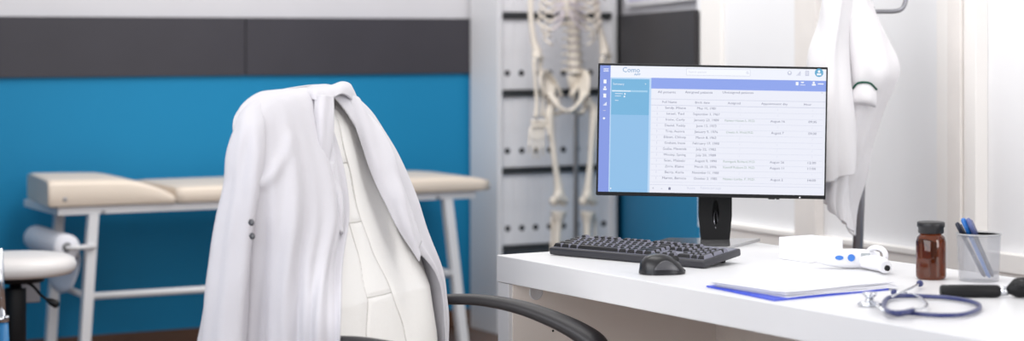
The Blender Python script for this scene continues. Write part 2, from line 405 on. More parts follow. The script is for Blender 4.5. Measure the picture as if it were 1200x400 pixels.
# spine
for k in range(11):
    y = -12+9.2*k; c = sk(671+.3*k, y+2, .06); r = .020+.0016*k
    b = MB(); b.lathe(M['bone'], [(0, -.013), (r*1.05, -.013), (r*.8, -.006), (r*.78, .004), (r*1.05, .0115), (0, .0115)], c=c, n=18)
    b.tube(M['bone'], [c+Vector((-r*1.6, .02, 0)), c+Vector((0, .012, 0)), c+Vector((r*1.6, .02, 0))], [.003, .006, .003], 6)
    b.tube(M['bone'], [c, c+Vector((0, .05, -.012))], [.006, .003], 6)
    b.build('vertebra', t)
for k in range(10):
    c = sk(671+.3*k, -12+9.2*k+6.6, .06); b = MB(); b.lathe(M['cart'], [(0, -.004), (.0165+.001*k, -.004), (.0165+.001*k, .004), (0, .004)], c=c, n=14); b.build('disc', t)
# sternum and ribs
b = MB(); b.tube(M['bone'], curve([sk(664, -55, -.06), sk(664, -30, -.07), sk(664, -8, -.075), sk(664.5, 8, -.075), sk(664.5, 22, -.07)], 14), [.018, .02, .02, .018, .015, .014, .014, .015, .015, .014, .012, .010, .007, .003], 10, sx=.45, up=(1, 0, 0)); b.build('sternum', t)
for k in range(8):
    for sgn in (-1, 1):
        y0 = -38+9.5*k; cx = 670; w = (32+1.2*k if k < 6 else 33-2.5*(k-6))
        if sgn > 0: w *= .98
        back = sk(cx+2, y0, .07); side = sk(cx-2+sgn*w*.98, y0+14, .01); side2 = sk(cx-2+sgn*w*.80, y0+22, -.045)
        end = sk(cx-3+sgn*(w*.50), y0+26, -.065) if k < 6 else sk(cx-2+sgn*w*.66, y0+24, -.04)
        bone('rib', [back, sk(cx+sgn*w*.55, y0+2, .085), side, side2, end], [.005, .0055, .005, .0045, .0045], n=8, cnt=24)
        if k < 6:
            bone('costal_cartilage', [end, sk(cx-4+sgn*w*.30, y0+(24 if k < 3 else 20), -.07), sk(664+sgn*3, min(y0+14-(k-3)*2 if k > 2 else y0+22, 16), -.074)], [.0052, .005, .005], 'cart', 8, 14)
# pelvis : two wings, sacrum, pubic arch
for sgn in (-1, 1):
    b = MB()
    cx = 665
    outer = [sk(cx+sgn*6, 112, .05), sk(cx+sgn*15, 93, .05), sk(cx+sgn*(24 if sgn < 0 else 19), 82, .03), sk(cx+sgn*(31 if sgn < 0 else 25), 86, -.01), sk(cx+sgn*(31 if sgn < 0 else 26), 99, -.04), sk(cx+sgn*25, 112, -.04)]
    inner = [sk(cx+sgn*6, 114, .05), sk(cx+sgn*9, 108, .05), sk(cx+sgn*12, 104, .045), sk(cx+sgn*14, 104, .03), sk(cx+sgn*15, 109, .01), sk(cx+sgn*15, 115, -.02)]
    rows = [inner, [i*.5+o_*.5+Vector((0, .028, 0)) for i, o_ in zip(inner, outer)], outer]
    b.grid(M['bone'], loft(rows, 24, 12)); o = b.build('pelvis_wing', t); solid(o, .009)
    bone('pubic_ramus', [sk(cx+sgn*21, 110, -.02), sk(cx+sgn*15, 119, -.045), sk(cx+sgn*8, 127, -.06), sk(cx+sgn*.8, 131, -.065)], [.014, .010, .009, .010], n=12)
    bone('ischium', [sk(cx+sgn*22, 113, 0), sk(cx+sgn*21, 124, .02), sk(cx+sgn*16, 133, .02), sk(cx+sgn*8, 132, -.03), sk(cx+sgn*2.5, 130, -.06)], [.016, .011, .010, .007, .007], n=10)
b = MB(); b.tube(M['bone'], curve([sk(673, 88, .06), sk(673, 98, .065), sk(673, 110, .08), sk(672, 119, .075)], 12), [.032, .033, .032, .030, .027, .023, .019, .016, .013, .010, .007, .004], 14, sx=.4, up=(1, 0, 0)); b.build('sacrum', t)
# arms
for sgn, sh, el, wr in ((-1, (622, -75), (629, 67), (631, 137)), (1, (694, -75), (708.5, 64), (712, 134))):
    mx = sh[0]+(el[0]-sh[0])*.5
    if sgn < 0: P = [sk(621, -75), sk(622, -20), sk(622, 15), sk(625, 45), sk(629, 60), sk(629, 68)]
    else: P = [sk(690, -75), sk(694, -20), sk(699, 10), sk(704, 38), sk(708, 56), sk(708.5, 64)]
    bone('humerus', P, [.024, .012, .0115, .012, .019, .022], n=12)
    bone('ulna', [sk(el[0]+5, el[1]-2, .01), sk(el[0]+4, el[1]+20, .01), sk(wr[0]+5, wr[1]-20, .01), sk(wr[0]+4, wr[1], .01)], [.013, .0075, .006, .008], n=10)
    bone('radius', [sk(el[0]-3, el[1]+2, -.015), sk(el[0]-2, el[1]+25, -.015), sk(wr[0]-2, wr[1]-20, -.012), sk(wr[0]-3, wr[1]+1, -.01)], [.010, .008, .008, .012], n=10)
    b = MB()
    for k in range(8):
        c = sk(wr[0]-6+4.2*(k % 4), wr[1]+6+5*(k//4), -.005); bmx = bmesh.new(); bmesh.ops.create_icosphere(bmx, subdivisions=2, radius=.0105)
        b.merge(bmx, M['bone'], Matrix.Translation(c), True)
    b.build('carpals', t)
    for f in range(5):
        fx = wr[0]-9+4.6*f if f < 4 else wr[0]+10
        ln = (30, 36, 37, 33)[f] if f < 4 else 20
        y0 = wr[1]+13 if f < 4 else wr[1]+8
        tip = (fx+(f-1.5)*1.0-1, y0+ln) if f < 4 else (fx+3, y0+ln)
        bone('finger', [sk(fx, y0, 0), sk(fx+(tip[0]-fx)*.35, y0+ln*.36, -.012), sk(fx+(tip[0]-fx)*.4, y0+ln*.42, -.014), sk(fx+(tip[0]-fx)*.7, y0+ln*.68, -.02), sk(fx+(tip[0]-fx)*.74, y0+ln*.73, -.02), sk(tip[0], tip[1], -.012)],
             [.0065, .0062, .0045, .0052, .004, .0025], n=8, cnt=24)
# legs
for hx, nk, kx, tx in ((648, 646, 655, 652), (692, 694.5, 689.5, 688)):
    sgn = -1 if hx < 670 else 1
    bone('femur', [sk(hx-sgn*5, 117, 0), sk(nk, 126, 0), sk(nk+sgn*2.0, 136, 0), sk(nk-sgn*0.5, 160, -.005), sk(nk+(kx-nk)*.55, 195, -.01), sk(kx, 222, -.005), sk(kx, 235, 0)], [.020, .017, .020, .0135, .0125, .019, .032], n=14, cnt=32)
    b = MB()
    for s2 in (-1, 1):
        bmx = bmesh.new(); bmesh.ops.create_icosphere(bmx, subdivisions=3, radius=.021); bmesh.ops.scale(bmx, vec=(1, 1.15, .95), verts=bmx.verts)
        b.merge(bmx, M['bone'], Matrix.Translation(sk(kx+s2*5, 236, .002)), True)
    b.build('condyles', t)
    b = MB(); bmx = bmesh.new(); bmesh.ops.create_icosphere(bmx, subdivisions=3, radius=.018); bmesh.ops.scale(bmx, vec=(1, .5, 1.1), verts=bmx.verts); b.merge(bmx, M['bone'], Matrix.Translation(sk(kx-.5, 231, -.028)), True); b.build('kneecap', t)
    bone('tibia', [sk(kx, 248, 0), sk(kx-.3, 254, 0), sk(kx-1, 268, 0), sk(tx, 310, 0), sk(tx, 360, 0), sk(tx, 372, 0)], [.034, .028, .016, .013, .013, .019], n=12, cnt=28)
    bone('fibula', [sk(kx+sgn*8, 254, .02), sk(kx+sgn*8, 275, .02), sk(tx+sgn*7, 340, .02), sk(tx+sgn*6, 374, .01)], [.008, .006, .006, .009], n=8)
    b = MB(); b.tube(M['bone'], curve([sk(tx, 376, .03), sk(tx, 378, 0), sk(tx+sgn*1, 384, -.10), sk(tx+sgn*2, 388, -.19)], 12), [.022, .026, .026, .024, .022, .021, .021, .022, .022, .02, .016, .010], 12, sx=1.3, up=(0, 0, 1)); b.build('foot', t)
b = MB(); c = sk(675, 100, .14); b.tube(M['pole'], [(c.x, c.y, .03), (c.x, c.y, 1.72), (c.x, c.y-.05, 1.76), (c.x, c.y-.08, 1.74)], .011, 12); b.build('stand_pole', t)
b = MB()
for k in range(5):
    a = 2*PI*k/5+.5; b.tube(M['pole'], [(c.x, c.y, .045), (c.x+.24*math.cos(a), c.y+.18*math.sin(a), .018)], [.016, .012], 10)
b.build('stand_base', t)

# ================================================================== COAT RACK + HANGING COATS
rk = cam(.974, 5.7, 0)
t = empty('coat_rack', rk, 0, 'grey metal coat rack standing behind the desk with white garments hanging on it', 'coat rack')
def ck(px, py, d=5.7): return atd(px, py, d)-rk
bt = ck(1005, 300); tp_ = ck(1018, -60)
dv = (tp_-bt).normalized(); foot = bt+dv*((.03-bt.z)/dv.z)
b = MB(); b.tube(M['steel'], [foot, tp_+dv*.25], .0145, 20); b.build('pole', t)
b = MB(); b.lathe(M['steel'], [(0, 0), (.17, 0), (.17, .012), (.12, .022), (.03, .034), (0, .034)], c=(foot.x, foot.y, 0), n=40); b.build('base', t)
b = MB(); b.tube(M['steel'], curve([ck(1017, 14), ck(1035, 13.5), ck(1050, 13), ck(1058, 9), ck(1062, -2), ck(1064, -16)], 26), .0065, 12); b.build('hook', t)
b = MB(); b.tube(M['steel'], curve([ck(1017, -20), ck(1000, -22), ck(985, -26), ck(975, -42)], 20), .0065, 12); b.build('hook', t)
b = MB(); b.lathe(M['steel'], [(0, -.014), (.019, -.014), (.019, .014), (0, .014)], c=ck(1017, 14), n=20); b.build('hook_collar', t)

def garment(name, label, rows, disp, nu=90, nv=90, m='coat2', cat='coat', th=.004):
    c0 = sum((Vector(r[0]) for r in rows), Vector())/len(rows)
    t = empty(name, (c0.x, c0.y, c0.z), 0, label, cat, 'garments on the coat rack')
    b = MB(); b.grid(M[m], [[p-c0 for p in r] for r in loft(rows, nu, nv, disp)]); o = b.build('body', t); solid(o, th)
    return t, c0
def R_(lst, wrap=.0):
    return [atd(px, py, d) for px, py, d in lst]
# tunic on the right side (bulging out), closed-ish sheet bending round behind
rows = [R_([(1000, -40, 5.75), (985, -40, 5.6), (1000, -40, 5.5), (1015, -38, 5.5), (1022, -36, 5.6), (1018, -38, 5.76)]),
        R_([(985, 0, 5.76), (972, 0, 5.6), (990, 0, 5.48), (1008, 0, 5.48), (1020, 2, 5.58), (1016, 0, 5.76)]),
        R_([(985, 35, 5.76), (972, 35, 5.6), (992, 35, 5.44), (1018, 36, 5.44), (1037, 40, 5.55), (1022, 35, 5.76)]),
        R_([(988, 76, 5.76), (974, 76, 5.6), (994, 78, 5.43), (1028, 80, 5.42), (1050, 79, 5.52), (1030, 76, 5.76)]),
        R_([(990, 105, 5.76), (976, 105, 5.6), (996, 108, 5.44), (1022, 110, 5.44), (1042, 108, 5.53), (1026, 105, 5.76)]),
        R_([(990, 150, 5.76), (976, 150, 5.6), (994, 150, 5.47), (1012, 152, 5.48), (1027, 150, 5.57), (1018, 150, 5.76)]),
        R_([(986, 200, 5.76), (972, 200, 5.62), (984, 205, 5.50), (998, 208, 5.50), (1012, 205, 5.6), (1008, 200, 5.72)]),
        R_([(984, 235, 5.76), (968, 232, 5.64), (978, 240, 5.53), (990, 246, 5.53), (1003, 250, 5.6), (1002, 235, 5.70)]),
        R_([(986, 238, 5.76), (968, 236, 5.66), (976, 246, 5.56), (988, 258, 5.56), (1000, 276, 5.6), (1000, 245, 5.70)])]
def dsp(u, v, p):
    return (.006*math.sin(u*34+3*v)*(.3+v)+.008*noise.noise(p*9))
tun, c0 = garment('medical_tunic', 'white tunic with green-edged pocket hanging on the rack right of the monitor', rows, dsp)
# pocket with green edge
pk = [R_([(999, 104, 5.41), (1004, 98, 5.405), (1012, 96.5, 5.40), (1020, 98, 5.405), (1027, 105, 5.42)]), R_([(1000, 118, 5.405), (1006, 118, 5.40), (1014, 118, 5.395), (1021, 119, 5.40), (1027, 122, 5.42)]),
      R_([(1000, 122, 5.43), (1006, 122, 5.43), (1014, 123, 5.43), (1021, 124, 5.43), (1026, 126, 5.44)])]
b = MB(); b.grid(M['coat2'], [[p-c0 for p in r] for r in loft(pk, 20, 12)]); solid(b.build('pocket', tun), .003)
b = MB(); b.tube(M['green'], [p-c0 for p in curve([q+RT*0-LK*.004 for q in pk[0]], 24)], .0028, 8); b.build('pocket_edging', tun)
# long coat on left side
rows = [R_([(985, -45, 5.72), (974, -45, 5.55), (978, -45, 5.42), (985, -45, 5.40), (992, -45, 5.42), (996, -45, 5.55)]),
        R_([(975, -5, 5.72), (964, -5, 5.55), (968, -5, 5.40), (980, -5, 5.36), (990, -5, 5.38), (1000, -5, 5.52)]),
        R_([(965, 35, 5.72), (956, 35, 5.55), (963, 35, 5.40), (976, 35, 5.34), (988, 36, 5.36), (997, 35, 5.48)]),
        R_([(958, 75, 5.72), (946, 75, 5.55), (955, 76, 5.40), (970, 78, 5.33), (988, 78, 5.35), (998, 76, 5.46)]),
        R_([(958, 130, 5.72), (944, 130, 5.55), (954, 130, 5.40), (970, 132, 5.33), (990, 132, 5.34), (1003, 130, 5.46)]),
        R_([(960, 180, 5.72), (946, 180, 5.55), (956, 180, 5.42), (972, 184, 5.34), (992, 184, 5.35), (1006, 180, 5.46)]),
        R_([(962, 205, 5.72), (950, 208, 5.55), (958, 215, 5.42), (974, 213, 5.35), (992, 205, 5.36), (1005, 202, 5.46)])]
def dsp2(u, v, p):
    return (.007*math.sin(u*24+2.5*v+1)*(.25+v)+.008*noise.noise(p*7))
gt, c0 = garment('lab_coat', 'long white lab coat hanging on the rack directly right of the monitor edge', rows, dsp2)
rows = [R_([(972, 196, 5.62), (968, 200, 5.52), (975, 203, 5.46), (985, 203, 5.46), (997, 202, 5.5)]),
        R_([(966, 222, 5.62), (965, 226, 5.52), (974, 232, 5.46), (985, 236, 5.46), (996, 236, 5.5)]),
        R_([(968, 232, 5.62), (968, 238, 5.52), (978, 252, 5.46), (990, 262, 5.46), (999, 272, 5.5)])]
b = MB(); b.grid(M['coat2'], [[p-c0 for p in r] for r in loft(rows, 40, 30, lambda u, v, p: .005*math.sin(u*20+v*3))]); solid(b.build('front_flap', gt), .003)

# ================================================================== DESK
e1 = Vector((.998, .055, 0)).normalized(); RD = math.atan2(e1.y, e1.x)
A = at(582, 299, .74); A.z = 0
t = empty('office_desk', A, RD, 'white office desk with a thick top in front of the right wall', 'desk')
DL, DD, TT = 1.85, .70, .062
# local: x depth (away from chair), -y along desk towards camera
b = MB(); b.box(M['desk'], (0, -DL, .74-TT), (DD, 0, .74), .0018, 2); b.build('desktop', t)
b = MB(); b.box(M['desk'], (.002, -.050, 0), (DD-.002, -.002, .74-TT-.001), .0015); o = b.build('end_panel', t)
b = MB(); b.box(M['desk'], (.002, -DL+.002, 0), (DD-.002, -DL+.05, .74-TT-.001), .0015); b.build('end_panel', t)
b = MB(); b.box(M['desk2'], (.60, -DL+.0505, .12), (.618, -.0505, .74-TT-.001)); b.build('modesty_panel', t)
b = MB(); b.box(M['desk2'], (.012, -.0535, .02), (.60, -.0502, .74-TT-.001)); b.build('inner_panel', t)
def dloc(v): return Matrix.Rotation(-RD, 3, 'Z') @ (v-A)
def inner(px, py):   # hit local plane y=-.0535
    o = dloc(Vector((0, 0, EYE))); r = ray(px); r = Matrix.Rotation(-RD, 3, 'Z') @ Vector((r.x, r.y, -(py-HY)/FP)); k = (-.0535-o.y)/r.y; return o+r*k
for nm, (px, py), rr, mm in (('cable_grommet', (628, 342.5), .0185, 'desk'), ('screw_hole', (648, 388), .0028, 'cavity')):
    c = inner(px, py); xf = Matrix.Translation(c) @ Matrix.Rotation(PI/2, 4, 'X')
    b = MB(); b.lathe(M[mm], [(rr, -.002), (rr, .0015), (rr*.9, .003), (rr*.82, .002), (0, .002)] if rr > .01 else [(rr, -.001), (rr, .0008), (0, .0008)], xf=xf, n=32); b.build(nm, t)
ZD = .7402

# ================================================================== MONITOR
MC = atd(834.5, 154, 4.93)
k_ = 4.93/FP
PW, PH = 269*k_, 155*k_
stand = at(838, 284, ZD)
ms = Vector((stand.x, stand.y, ZD))
t = empty('computer_monitor', ms, -TH, 'black widescreen monitor showing a patient list, on the desk', 'monitor')
def ml(v): return Matrix.Rotation(TH, 3, 'Z') @ (v-ms)
mc = ml(MC)
roll = Matrix.Translation(mc) @ Matrix.Rotation(-math.radians(-1.03), 4, 'Y')
b = MB(); b.box(M['black'], (-PW/2, 0, -PH/2), (PW/2, .014, PH/2), .002, 2, xf=roll)
b.box(M['black'], (-PW/2+.06, .014, -PH/2+.03), (PW/2-.06, .038, PH/2-.06), .012, 3, xf=roll); b.build('housing', t)
# screen
b = MB()
def scr(sx, sy, lay): return roll @ Vector((-PW/2+sx*k_, -.0006-.00012*lay, PH/2-sy*k_))
def rect(x0, y0, x1, y1, m, lay=1): b.poly(E[m], [scr(x0, y0, lay), scr(x0, y1, lay), scr(x1, y1, lay), scr(x1, y0, lay)])
def disc(cx, cy, r, m, lay=2, n=20): b.poly(E[m], [scr(cx+r*math.cos(-2*PI*j/n), cy+r*math.sin(-2*PI*j/n), lay) for j in range(n)])
def text(s, cx, cy, width, m='text', lay=3, size=3.9, align='c'):
    cu = bpy.data.curves.new('t', 'FONT'); cu.body = s; cu.size = 1; o = bpy.data.objects.new('t', cu); col.objects.link(o)
    cu.resolution_u = 2
    dg = bpy.context.evaluated_depsgraph_get(); me = bpy.data.meshes.new_from_object(o.evaluated_get(dg))
    if len(me.vertices):
        xs_ = [v.co.x for v in me.vertices]; x0, x1 = min(xs_), max(xs_); kx = width/(x1-x0) if width else size
        bm2 = bmesh.new(); bm2.from_mesh(me)
        for v in bm2.verts:
            X = (v.co.x-x0)*kx - ((x1-x0)*kx/2 if align == 'c' else 0); v.co = scr(cx+X, cy-(v.co.y-.3)*size, lay)
        b.merge(bm2, E[m])
    bpy.data.objects.remove(o); bpy.data.curves.remove(cu); bpy.data.meshes.remove(me)
def sp_(px, py): return (px-700, py-74-(px-700)*.0185)
rect(2, 2.5, 267, 150.5, 'pale', 0)
rect(2, 2.5, 267, 16.5, 'head')
rect(2, 2.5, 14.3, 150.5, 'side', 2)
rect(14.3, 16.3, 62.3, 150.5, 'pedge', 1); rect(15.5, 18, 60, 150.5, 'panel', 2); rect(15.5, 18, 60, 30, 'ptop', 3); rect(15.5, 30, 60, 60, 'ptop', 2.5)
rect(62.3, 16.0, 267, 28.6, 'bar', 2)
rect(62.3, 40.5, 267, 48.2, 'line', .5); rect(62.3, 41, 267, 47.6, 'pale', .8)
for i in range(14): rect(63, 51.6+6.9*i-6.9+3.3, 264, 51.85+6.9*i-6.9+3.3, 'line', 1)
text('Como', 38.5, 7.4, 20, 'logo', size=8.2); text('APP', 45.5, 12.6, 7.5, 'logo', size=3.6)
for y in (6, 7.5, 9): rect(6, y, 12, y+.6, 'white', 3)
for y in (19, 35.5): rect(6.3, y, 9.6, y+4.6, 'white', 3)
disc(8, 28, 1.2, 'white', 3); rect(6, 29.4, 10, 31.4, 'white', 3)
for k in range(4): rect(6.2+k*1.1, 48.5-k*1.0, 7+k*1.1, 49.5, 'white', 3)
disc(7.5, 64.5, 1.6, 'white', 3, 4); rect(6.4, 55, 9.2, 55.7, 'line', 3)
text('Summary', 24, 24, 13, 'white', size=3.4, lay=4); disc(55.5, 23.5, .9, 'white', 4, 3)
rect(16, 31, 58, 33.2, 'hl', 3); rect(16.5, 31.7, 38, 32.5, 'white', 4)
rect(20, 35, 29, 35.6, 'white', 4); rect(20, 37.8, 27, 38.3, 'white', 4); rect(20, 43, 24, 43.5, 'white', 4); disc(31.5, 35.5, 1, 'white', 4, 6); disc(31, 38.5, 1, 'white', 4, 6); disc(16.8, 146.5, .8, 'white', 4, 8)
# search field
rect(103, 4.4, 178, 12.2, 'line', 2); rect(103.4, 4.8, 177.6, 11.8, 'white', 3); text('Search patient', 116, 8.3, 21, 'line', lay=4, size=3.2); disc(174.5, 8, 1.3, 'line', 4); disc(174.5, 8, .8, 'white', 5); rect(175.2, 8.8, 176.4, 9.4, 'line', 5)
disc(224, 7.6, 2.6, 'line', 2); disc(224, 7.0, 1.2, 'white', 3)
for k in range(4): rect(232+k*1.3, 9.6-k*1.4, 233+k*1.3, 10.4, 'line', 3)
rect(242.3, 4.5, 246.8, 10.6, 'line', 2); rect(243, 6, 246, 6.6, 'white', 3); rect(243, 8, 246, 8.6, 'white', 3)
disc(258.5, 6.6, 5, 'avatar', 2, 28); disc(258.5, 5.2, 1.5, 'white', 3); rect(256, 7.4, 261, 9.6, 'white', 3)
rect(231.5, 17.8, 234.6, 21.8, 'white', 3); rect(237.5, 17.6, 241, 19, 'white', 3); rect(236.6, 21, 242.6, 21.6, 'white', 3)
disc(252.5, 18.3, 1.3, 'white', 3); rect(250.4, 19.8, 254.8, 21.8, 'white', 3); rect(257.5, 19.1, 264, 20.3, 'white', 3)
text('All patients', 80.5, 32.6, 21, size=3.8); text('Assigned patients', 118, 32.2, 32, size=3.8); text('Unassigned patients', 164, 31.6, 36, size=3.8); text('v', 262.5, 30, 1.6, 'text', size=2.4)
for s_, cx, w in (('Full Name', 84, 17), ('Birth date', 122.5, 17), ('Assigned', 159.5, 15), ('Appointment day', 207, 31), ('Hour', 246, 9)): text(s_, cx, 44.2, w, size=3.7)
rowsT = [('Sandy, Milane', 'May 10, 1981', 0, 0, 0), ('Israel, Ted', 'September 3, 1967', 0, 0, 0), ('Irene, Carly', 'January 23, 1989', 'Parker Hanan L, M.D.', 'August 16', '09:00'), ('Daniel, Teddy', 'June 13, 1973', 0, 0, 0),
         ('Troy, Aurora', 'January 9, 1976', 'Owens A. Wold M.D.', 'August 7', '09:00'), ('Eileen, Chloey', 'March 8, 1963', 0, 0, 0), ('Graham, Irene', 'February 17, 1990', 0, 0, 0), ('Guthe, Maverick', 'July 22, 1982', 0, 0, 0),
         ('Wesley, Spring', 'July 20, 1989', 0, 0, 0), ('Sean, Malaeki', 'August 9, 1990', 'Remigark Richard M.D.', 'August 26', '12:00'), ('Zora, Elaine', 'March 12, 1996', 'Keneff Robert D. M.D.', 'August 11', '11:00'),
         ('Barry, Karla', 'November 11, 1980', 0, 0, 0), ('Marvin, Bernice', 'October 2, 1985', 'Nissan Larby, F. M.D.', 'August 2', '14:00')]
for i, (n_, bd, a_, ap, h_) in enumerate(rowsT):
    y = 50.9+6.86*i
    text(n_, 91, y, len(n_)*1.86, size=3.9); text(bd, 127.5, y, len(bd)*1.82, size=3.9)
    if a_: text(a_, 167, y, len(a_)*1.78, 'faint', size=3.9)
    else: text('/', 167, y, .9, 'line', size=3.6)
    if ap: text(ap, 211, y, len(ap)*1.85, size=3.9); text(h_, 252, y, 9.5, size=3.9)
    else: text('/', 211, y, .9, 'line', size=3.6); text('/', 252, y, .9, 'line', size=3.6)
    rect(69.5, y-1.5, 70, y+1.5, 'line', 2)
rect(63, 141, 264, 141.4, 'line', 2); text('<', 66.5, 145.5, 1.8); text('-', 76.5, 145.5, 1.5); rect(84.5, 144, 87, 147, 'text', 3); text('Rows', 111, 144.6, 9, 'line'); text('Patients per page', 134, 144.2, 24, 'line')
for f in b.bm.faces: f.smooth = False
o = b.build('screen', t, fix=False)
me = o.data
b = MB(); c = scr(238.5, 153.3, 1); b.box(M['white'], c-Vector((.002, .0004, .0012)), c+Vector((.002, .0004, .0012))); b.build('power_light', t)
b = MB()
for x in (204, 208, 213): c = scr(x, 154.8, 0); b.box(M['cavity'], c+Vector((-.004, .003, -.003)), c+Vector((.004, .007, .001)), .0006)
b.build('control_buttons', t)
# stand: column with slot
b = MB(); cw = .0405; zt = mc.z+.02
so, si = cw, .0085
s0z, s1z = .048, .112
def ring(w, z): return z
# column as frame around an oval opening
nn = 28; outer_, inner_ = [], []
for j in range(nn):
    a = 2*PI*j/nn; ca, sa = math.cos(a), math.sin(a)
    k = 1/max(abs(ca)/.0405, abs(sa)/(zt/2)); outer_.append((ca*k, zt/2+sa*k)); inner_.append((.0085*ca, .074+.030*sa))
y0_, y1_ = -.012, .012
rings = [[Vector((x, y1_, z)) for x, z in inner_], [Vector((x, y0_, z)) for x, z in inner_], [Vector((x, y0_, z)) for x, z in outer_], [Vector((x, y1_, z)) for x, z in outer_]]
b.grid(M['black'], rings, closed_u=True, closed_v=True)
for f in b.bm.faces: f.smooth = False
b.box(M['black'], (-.030, .0121, .02), (.030, .016, .13), .001)
b.build('stand_column', t)
b = MB(); pts = [ml(cam(*p, ZD)) for p in ((.30, 4.905), (.515, 4.898), (.618, 5.10), (.392, 5.12))]
b.prism(M['basegloss'], pts, (0, 0, .007)); b.build('stand_base', t)
# cable behind the stand
cb = atd(836, 255, 5.10)
b = MB(); P = curve([atd(838.5, 247, 5.080), atd(837, 252, 5.074), atd(837, 260, 5.068), atd(839, 268, 5.066), atd(841, 262, 5.070), atd(840.5, 254, 5.076), atd(840, 248, 5.082)], 40)
b.tube(M['steel'], P, .0014, 8); tag(b.build('monitor_cable', loc=P[0]), 'thin grey cable looped in the slot of the black monitor stand', 'cable')

# ================================================================== KEYBOARD
KL = at(643.5, 299, ZD); KR = at(825, 315.5, ZD); kd = (KR-KL); KLEN = kd.length; ka = math.atan2(kd.y, kd.x)
TILT = math.radians(6.5)
t = empty('computer_keyboard', KL, ka, 'black full-size keyboard on the desk in front of the monitor', 'keyboard')
tl_ = Matrix.Translation((0, 0, .0008)) @ Matrix.Rotation(TILT, 4, 'X')
KD = .145; KH = .017
b = MB(); b.box(M['kbase'], (0, 0, 0), (KLEN, KD, KH), .004, 3, xf=tl_)
b.build('case', t)
b = MB(); b.box(M['kbed'], (.006, .009, KH-.001), (KLEN-.006, KD-.008, KH+.0004), xf=tl_); b.build('key_bed', t)
for fx in (.05, KLEN-.05):
    b = MB(); z1 = math.sin(TILT)*(KD-.015); b.box(M['black'], (fx-.015, KD-.022, 0), (fx+.015, KD-.012, z1+.004), .001); b.build('foot', t)
U = (KLEN-.010)/22.55; x0k = .005; y0k = .010
meshes = {}
def key(x, row, w=1, h=1, gap=0):
    cx = x0k+(x+w/2)*U; cyv = y0k+(row+h/2)*U*.98+(gap*U*.3)
    kk = (w, h)
    if kk not in meshes:
        kb = bmesh.new(); hw, hh = w*U/2-.0011, h*U*.98/2-.0011; tw, thh = hw-.0026, hh-.0028
        lv = [(hw, hh, 0, 0), (hw-.0002, hh-.0002, .003, 0), (tw+.0002, thh+.0002, .0085, .0006), (tw-.0009, thh-.0009, .0093, .0006)]
        V = [[kb.verts.new((sx*a, sy*b_+oy_, z)) for sx, sy in ((-1, -1), (1, -1), (1, 1), (-1, 1))] for a, b_, z, oy_ in lv]
        for i in range(3):
            for j in range(4): kb.faces.new([V[i][j], V[i][(j+1) % 4], V[i+1][(j+1) % 4], V[i+1][j]])
        kb.faces.new(V[3]); kb.faces.new(list(reversed(V[0])))
        me = bpy.data.meshes.new('key'); kb.to_mesh(me); kb.free(); me.materials.append(M['key']); me.materials.append(M['keyglint'])
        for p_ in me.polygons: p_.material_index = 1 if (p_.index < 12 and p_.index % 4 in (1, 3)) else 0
        meshes[kk] = me
    o = bpy.data.objects.new('key', meshes[kk]); col.objects.link(o); o.parent = t
    o.matrix_local = tl_ @ Matrix.Translation((cx, cyv, KH-.0015))
main = [[1.25, 1.25, 1.25, 6.25, 1.25, 1.25, 1.25, 1.25], [2.25]+[1]*10+[2.75], [1.75]+[1]*11+[2.25], [1.5]+[1]*12+[1.5], [1]*13+[2]]
for r, ws in enumerate(main):
    x = 0
    for w in ws: key(x, r, w); x += w
frow = [(0, 1), (2, 1), (3, 1), (4, 1), (5, 1), (6.5, 1), (7.5, 1), (8.5, 1), (9.5, 1), (11, 1), (12, 1), (13, 1), (14, 1)]
for x, w in frow: key(x, 5, w, gap=1)
for k in range(3): key(15.3+k, 0); key(15.3+k, 3); key(15.3+k, 4); key(15.3+k, 5, gap=1)
key(16.3, 1)
nx = 18.55
key(nx, 0, 2); key(nx+2, 0)
for r in (1, 2, 3):
    for k in range(3): key(nx+k, r)
for k in range(4): key(nx+k, 4)
key(nx+3, 0, 1, 2); key(nx+3, 2, 1, 2)

# ================================================================== MOUSE
mp = at(776, 321, ZD)
t = empty('computer_mouse', (mp.x, mp.y, ZD), -TH+.12, 'dark grey wireless mouse in front of the keyboard on the desk', 'mouse')
def mshell(zs, half, ln, zoff=0):
    rings = []
    for i in range(25):
        u = -1+2*i/24; x = u*ln; w = half*math.sqrt(max(0, 1-abs(u)**2.6))*(1-.08*u)+.0008
        h = zs*(max(0, 1-abs(u+.22)**2.2/1.3**2.2))*.98+.003 if abs(u) < 1 else .006
        h = max(h*max(0, 1-abs(u)**7)**.5, .006)
        rings.append([Vector((x, w*math.copysign(abs(math.cos(a))**.8, math.cos(a)), zoff+max(0, math.sin(a))**.85*h)) for a in [PI*j/18 for j in range(19)]])
    return rings
b = MB(); b.grid(M['mouse'], mshell(.040, .032, .051, .0015), capu=True)
pr_ = mshell(.040, .032, .051, .0015); b.poly(M['mouse'], [r[0] for r in pr_]+[r[-1] for r in reversed(pr_)]); b.build('shell', t)
rows = []
for i in range(14):
    u = -.45+1.05*i/13; x = u*.051; w = .032*math.sqrt(max(0, 1-abs(u)**2.6))*(1-.08*u)+.0016; e = math.sin(PI*i/13)
    rows.append([Vector((x, -w*math.cos(a)**.8, .002+.040*(1-abs(u+.12)**2.2/1.25**2.2)*.98*math.sin(a)**.85)) for a in [.18+(.10+.50*e)*j/8 for j in range(9)]])
b = MB(); b.grid(M['mouse2'], rows); solid(b.build('side_grip', t), .001, 1)
b = MB(); xf = Matrix.Translation((.028, 0, .030)) @ Matrix.Rotation(PI/2, 4, 'X'); b.lathe(M['cavity'], [(0, -.003), (.008, -.003), (.0088, 0), (.008, .003), (0, .003)], xf=xf, n=20); b.build('scroll_wheel', t)

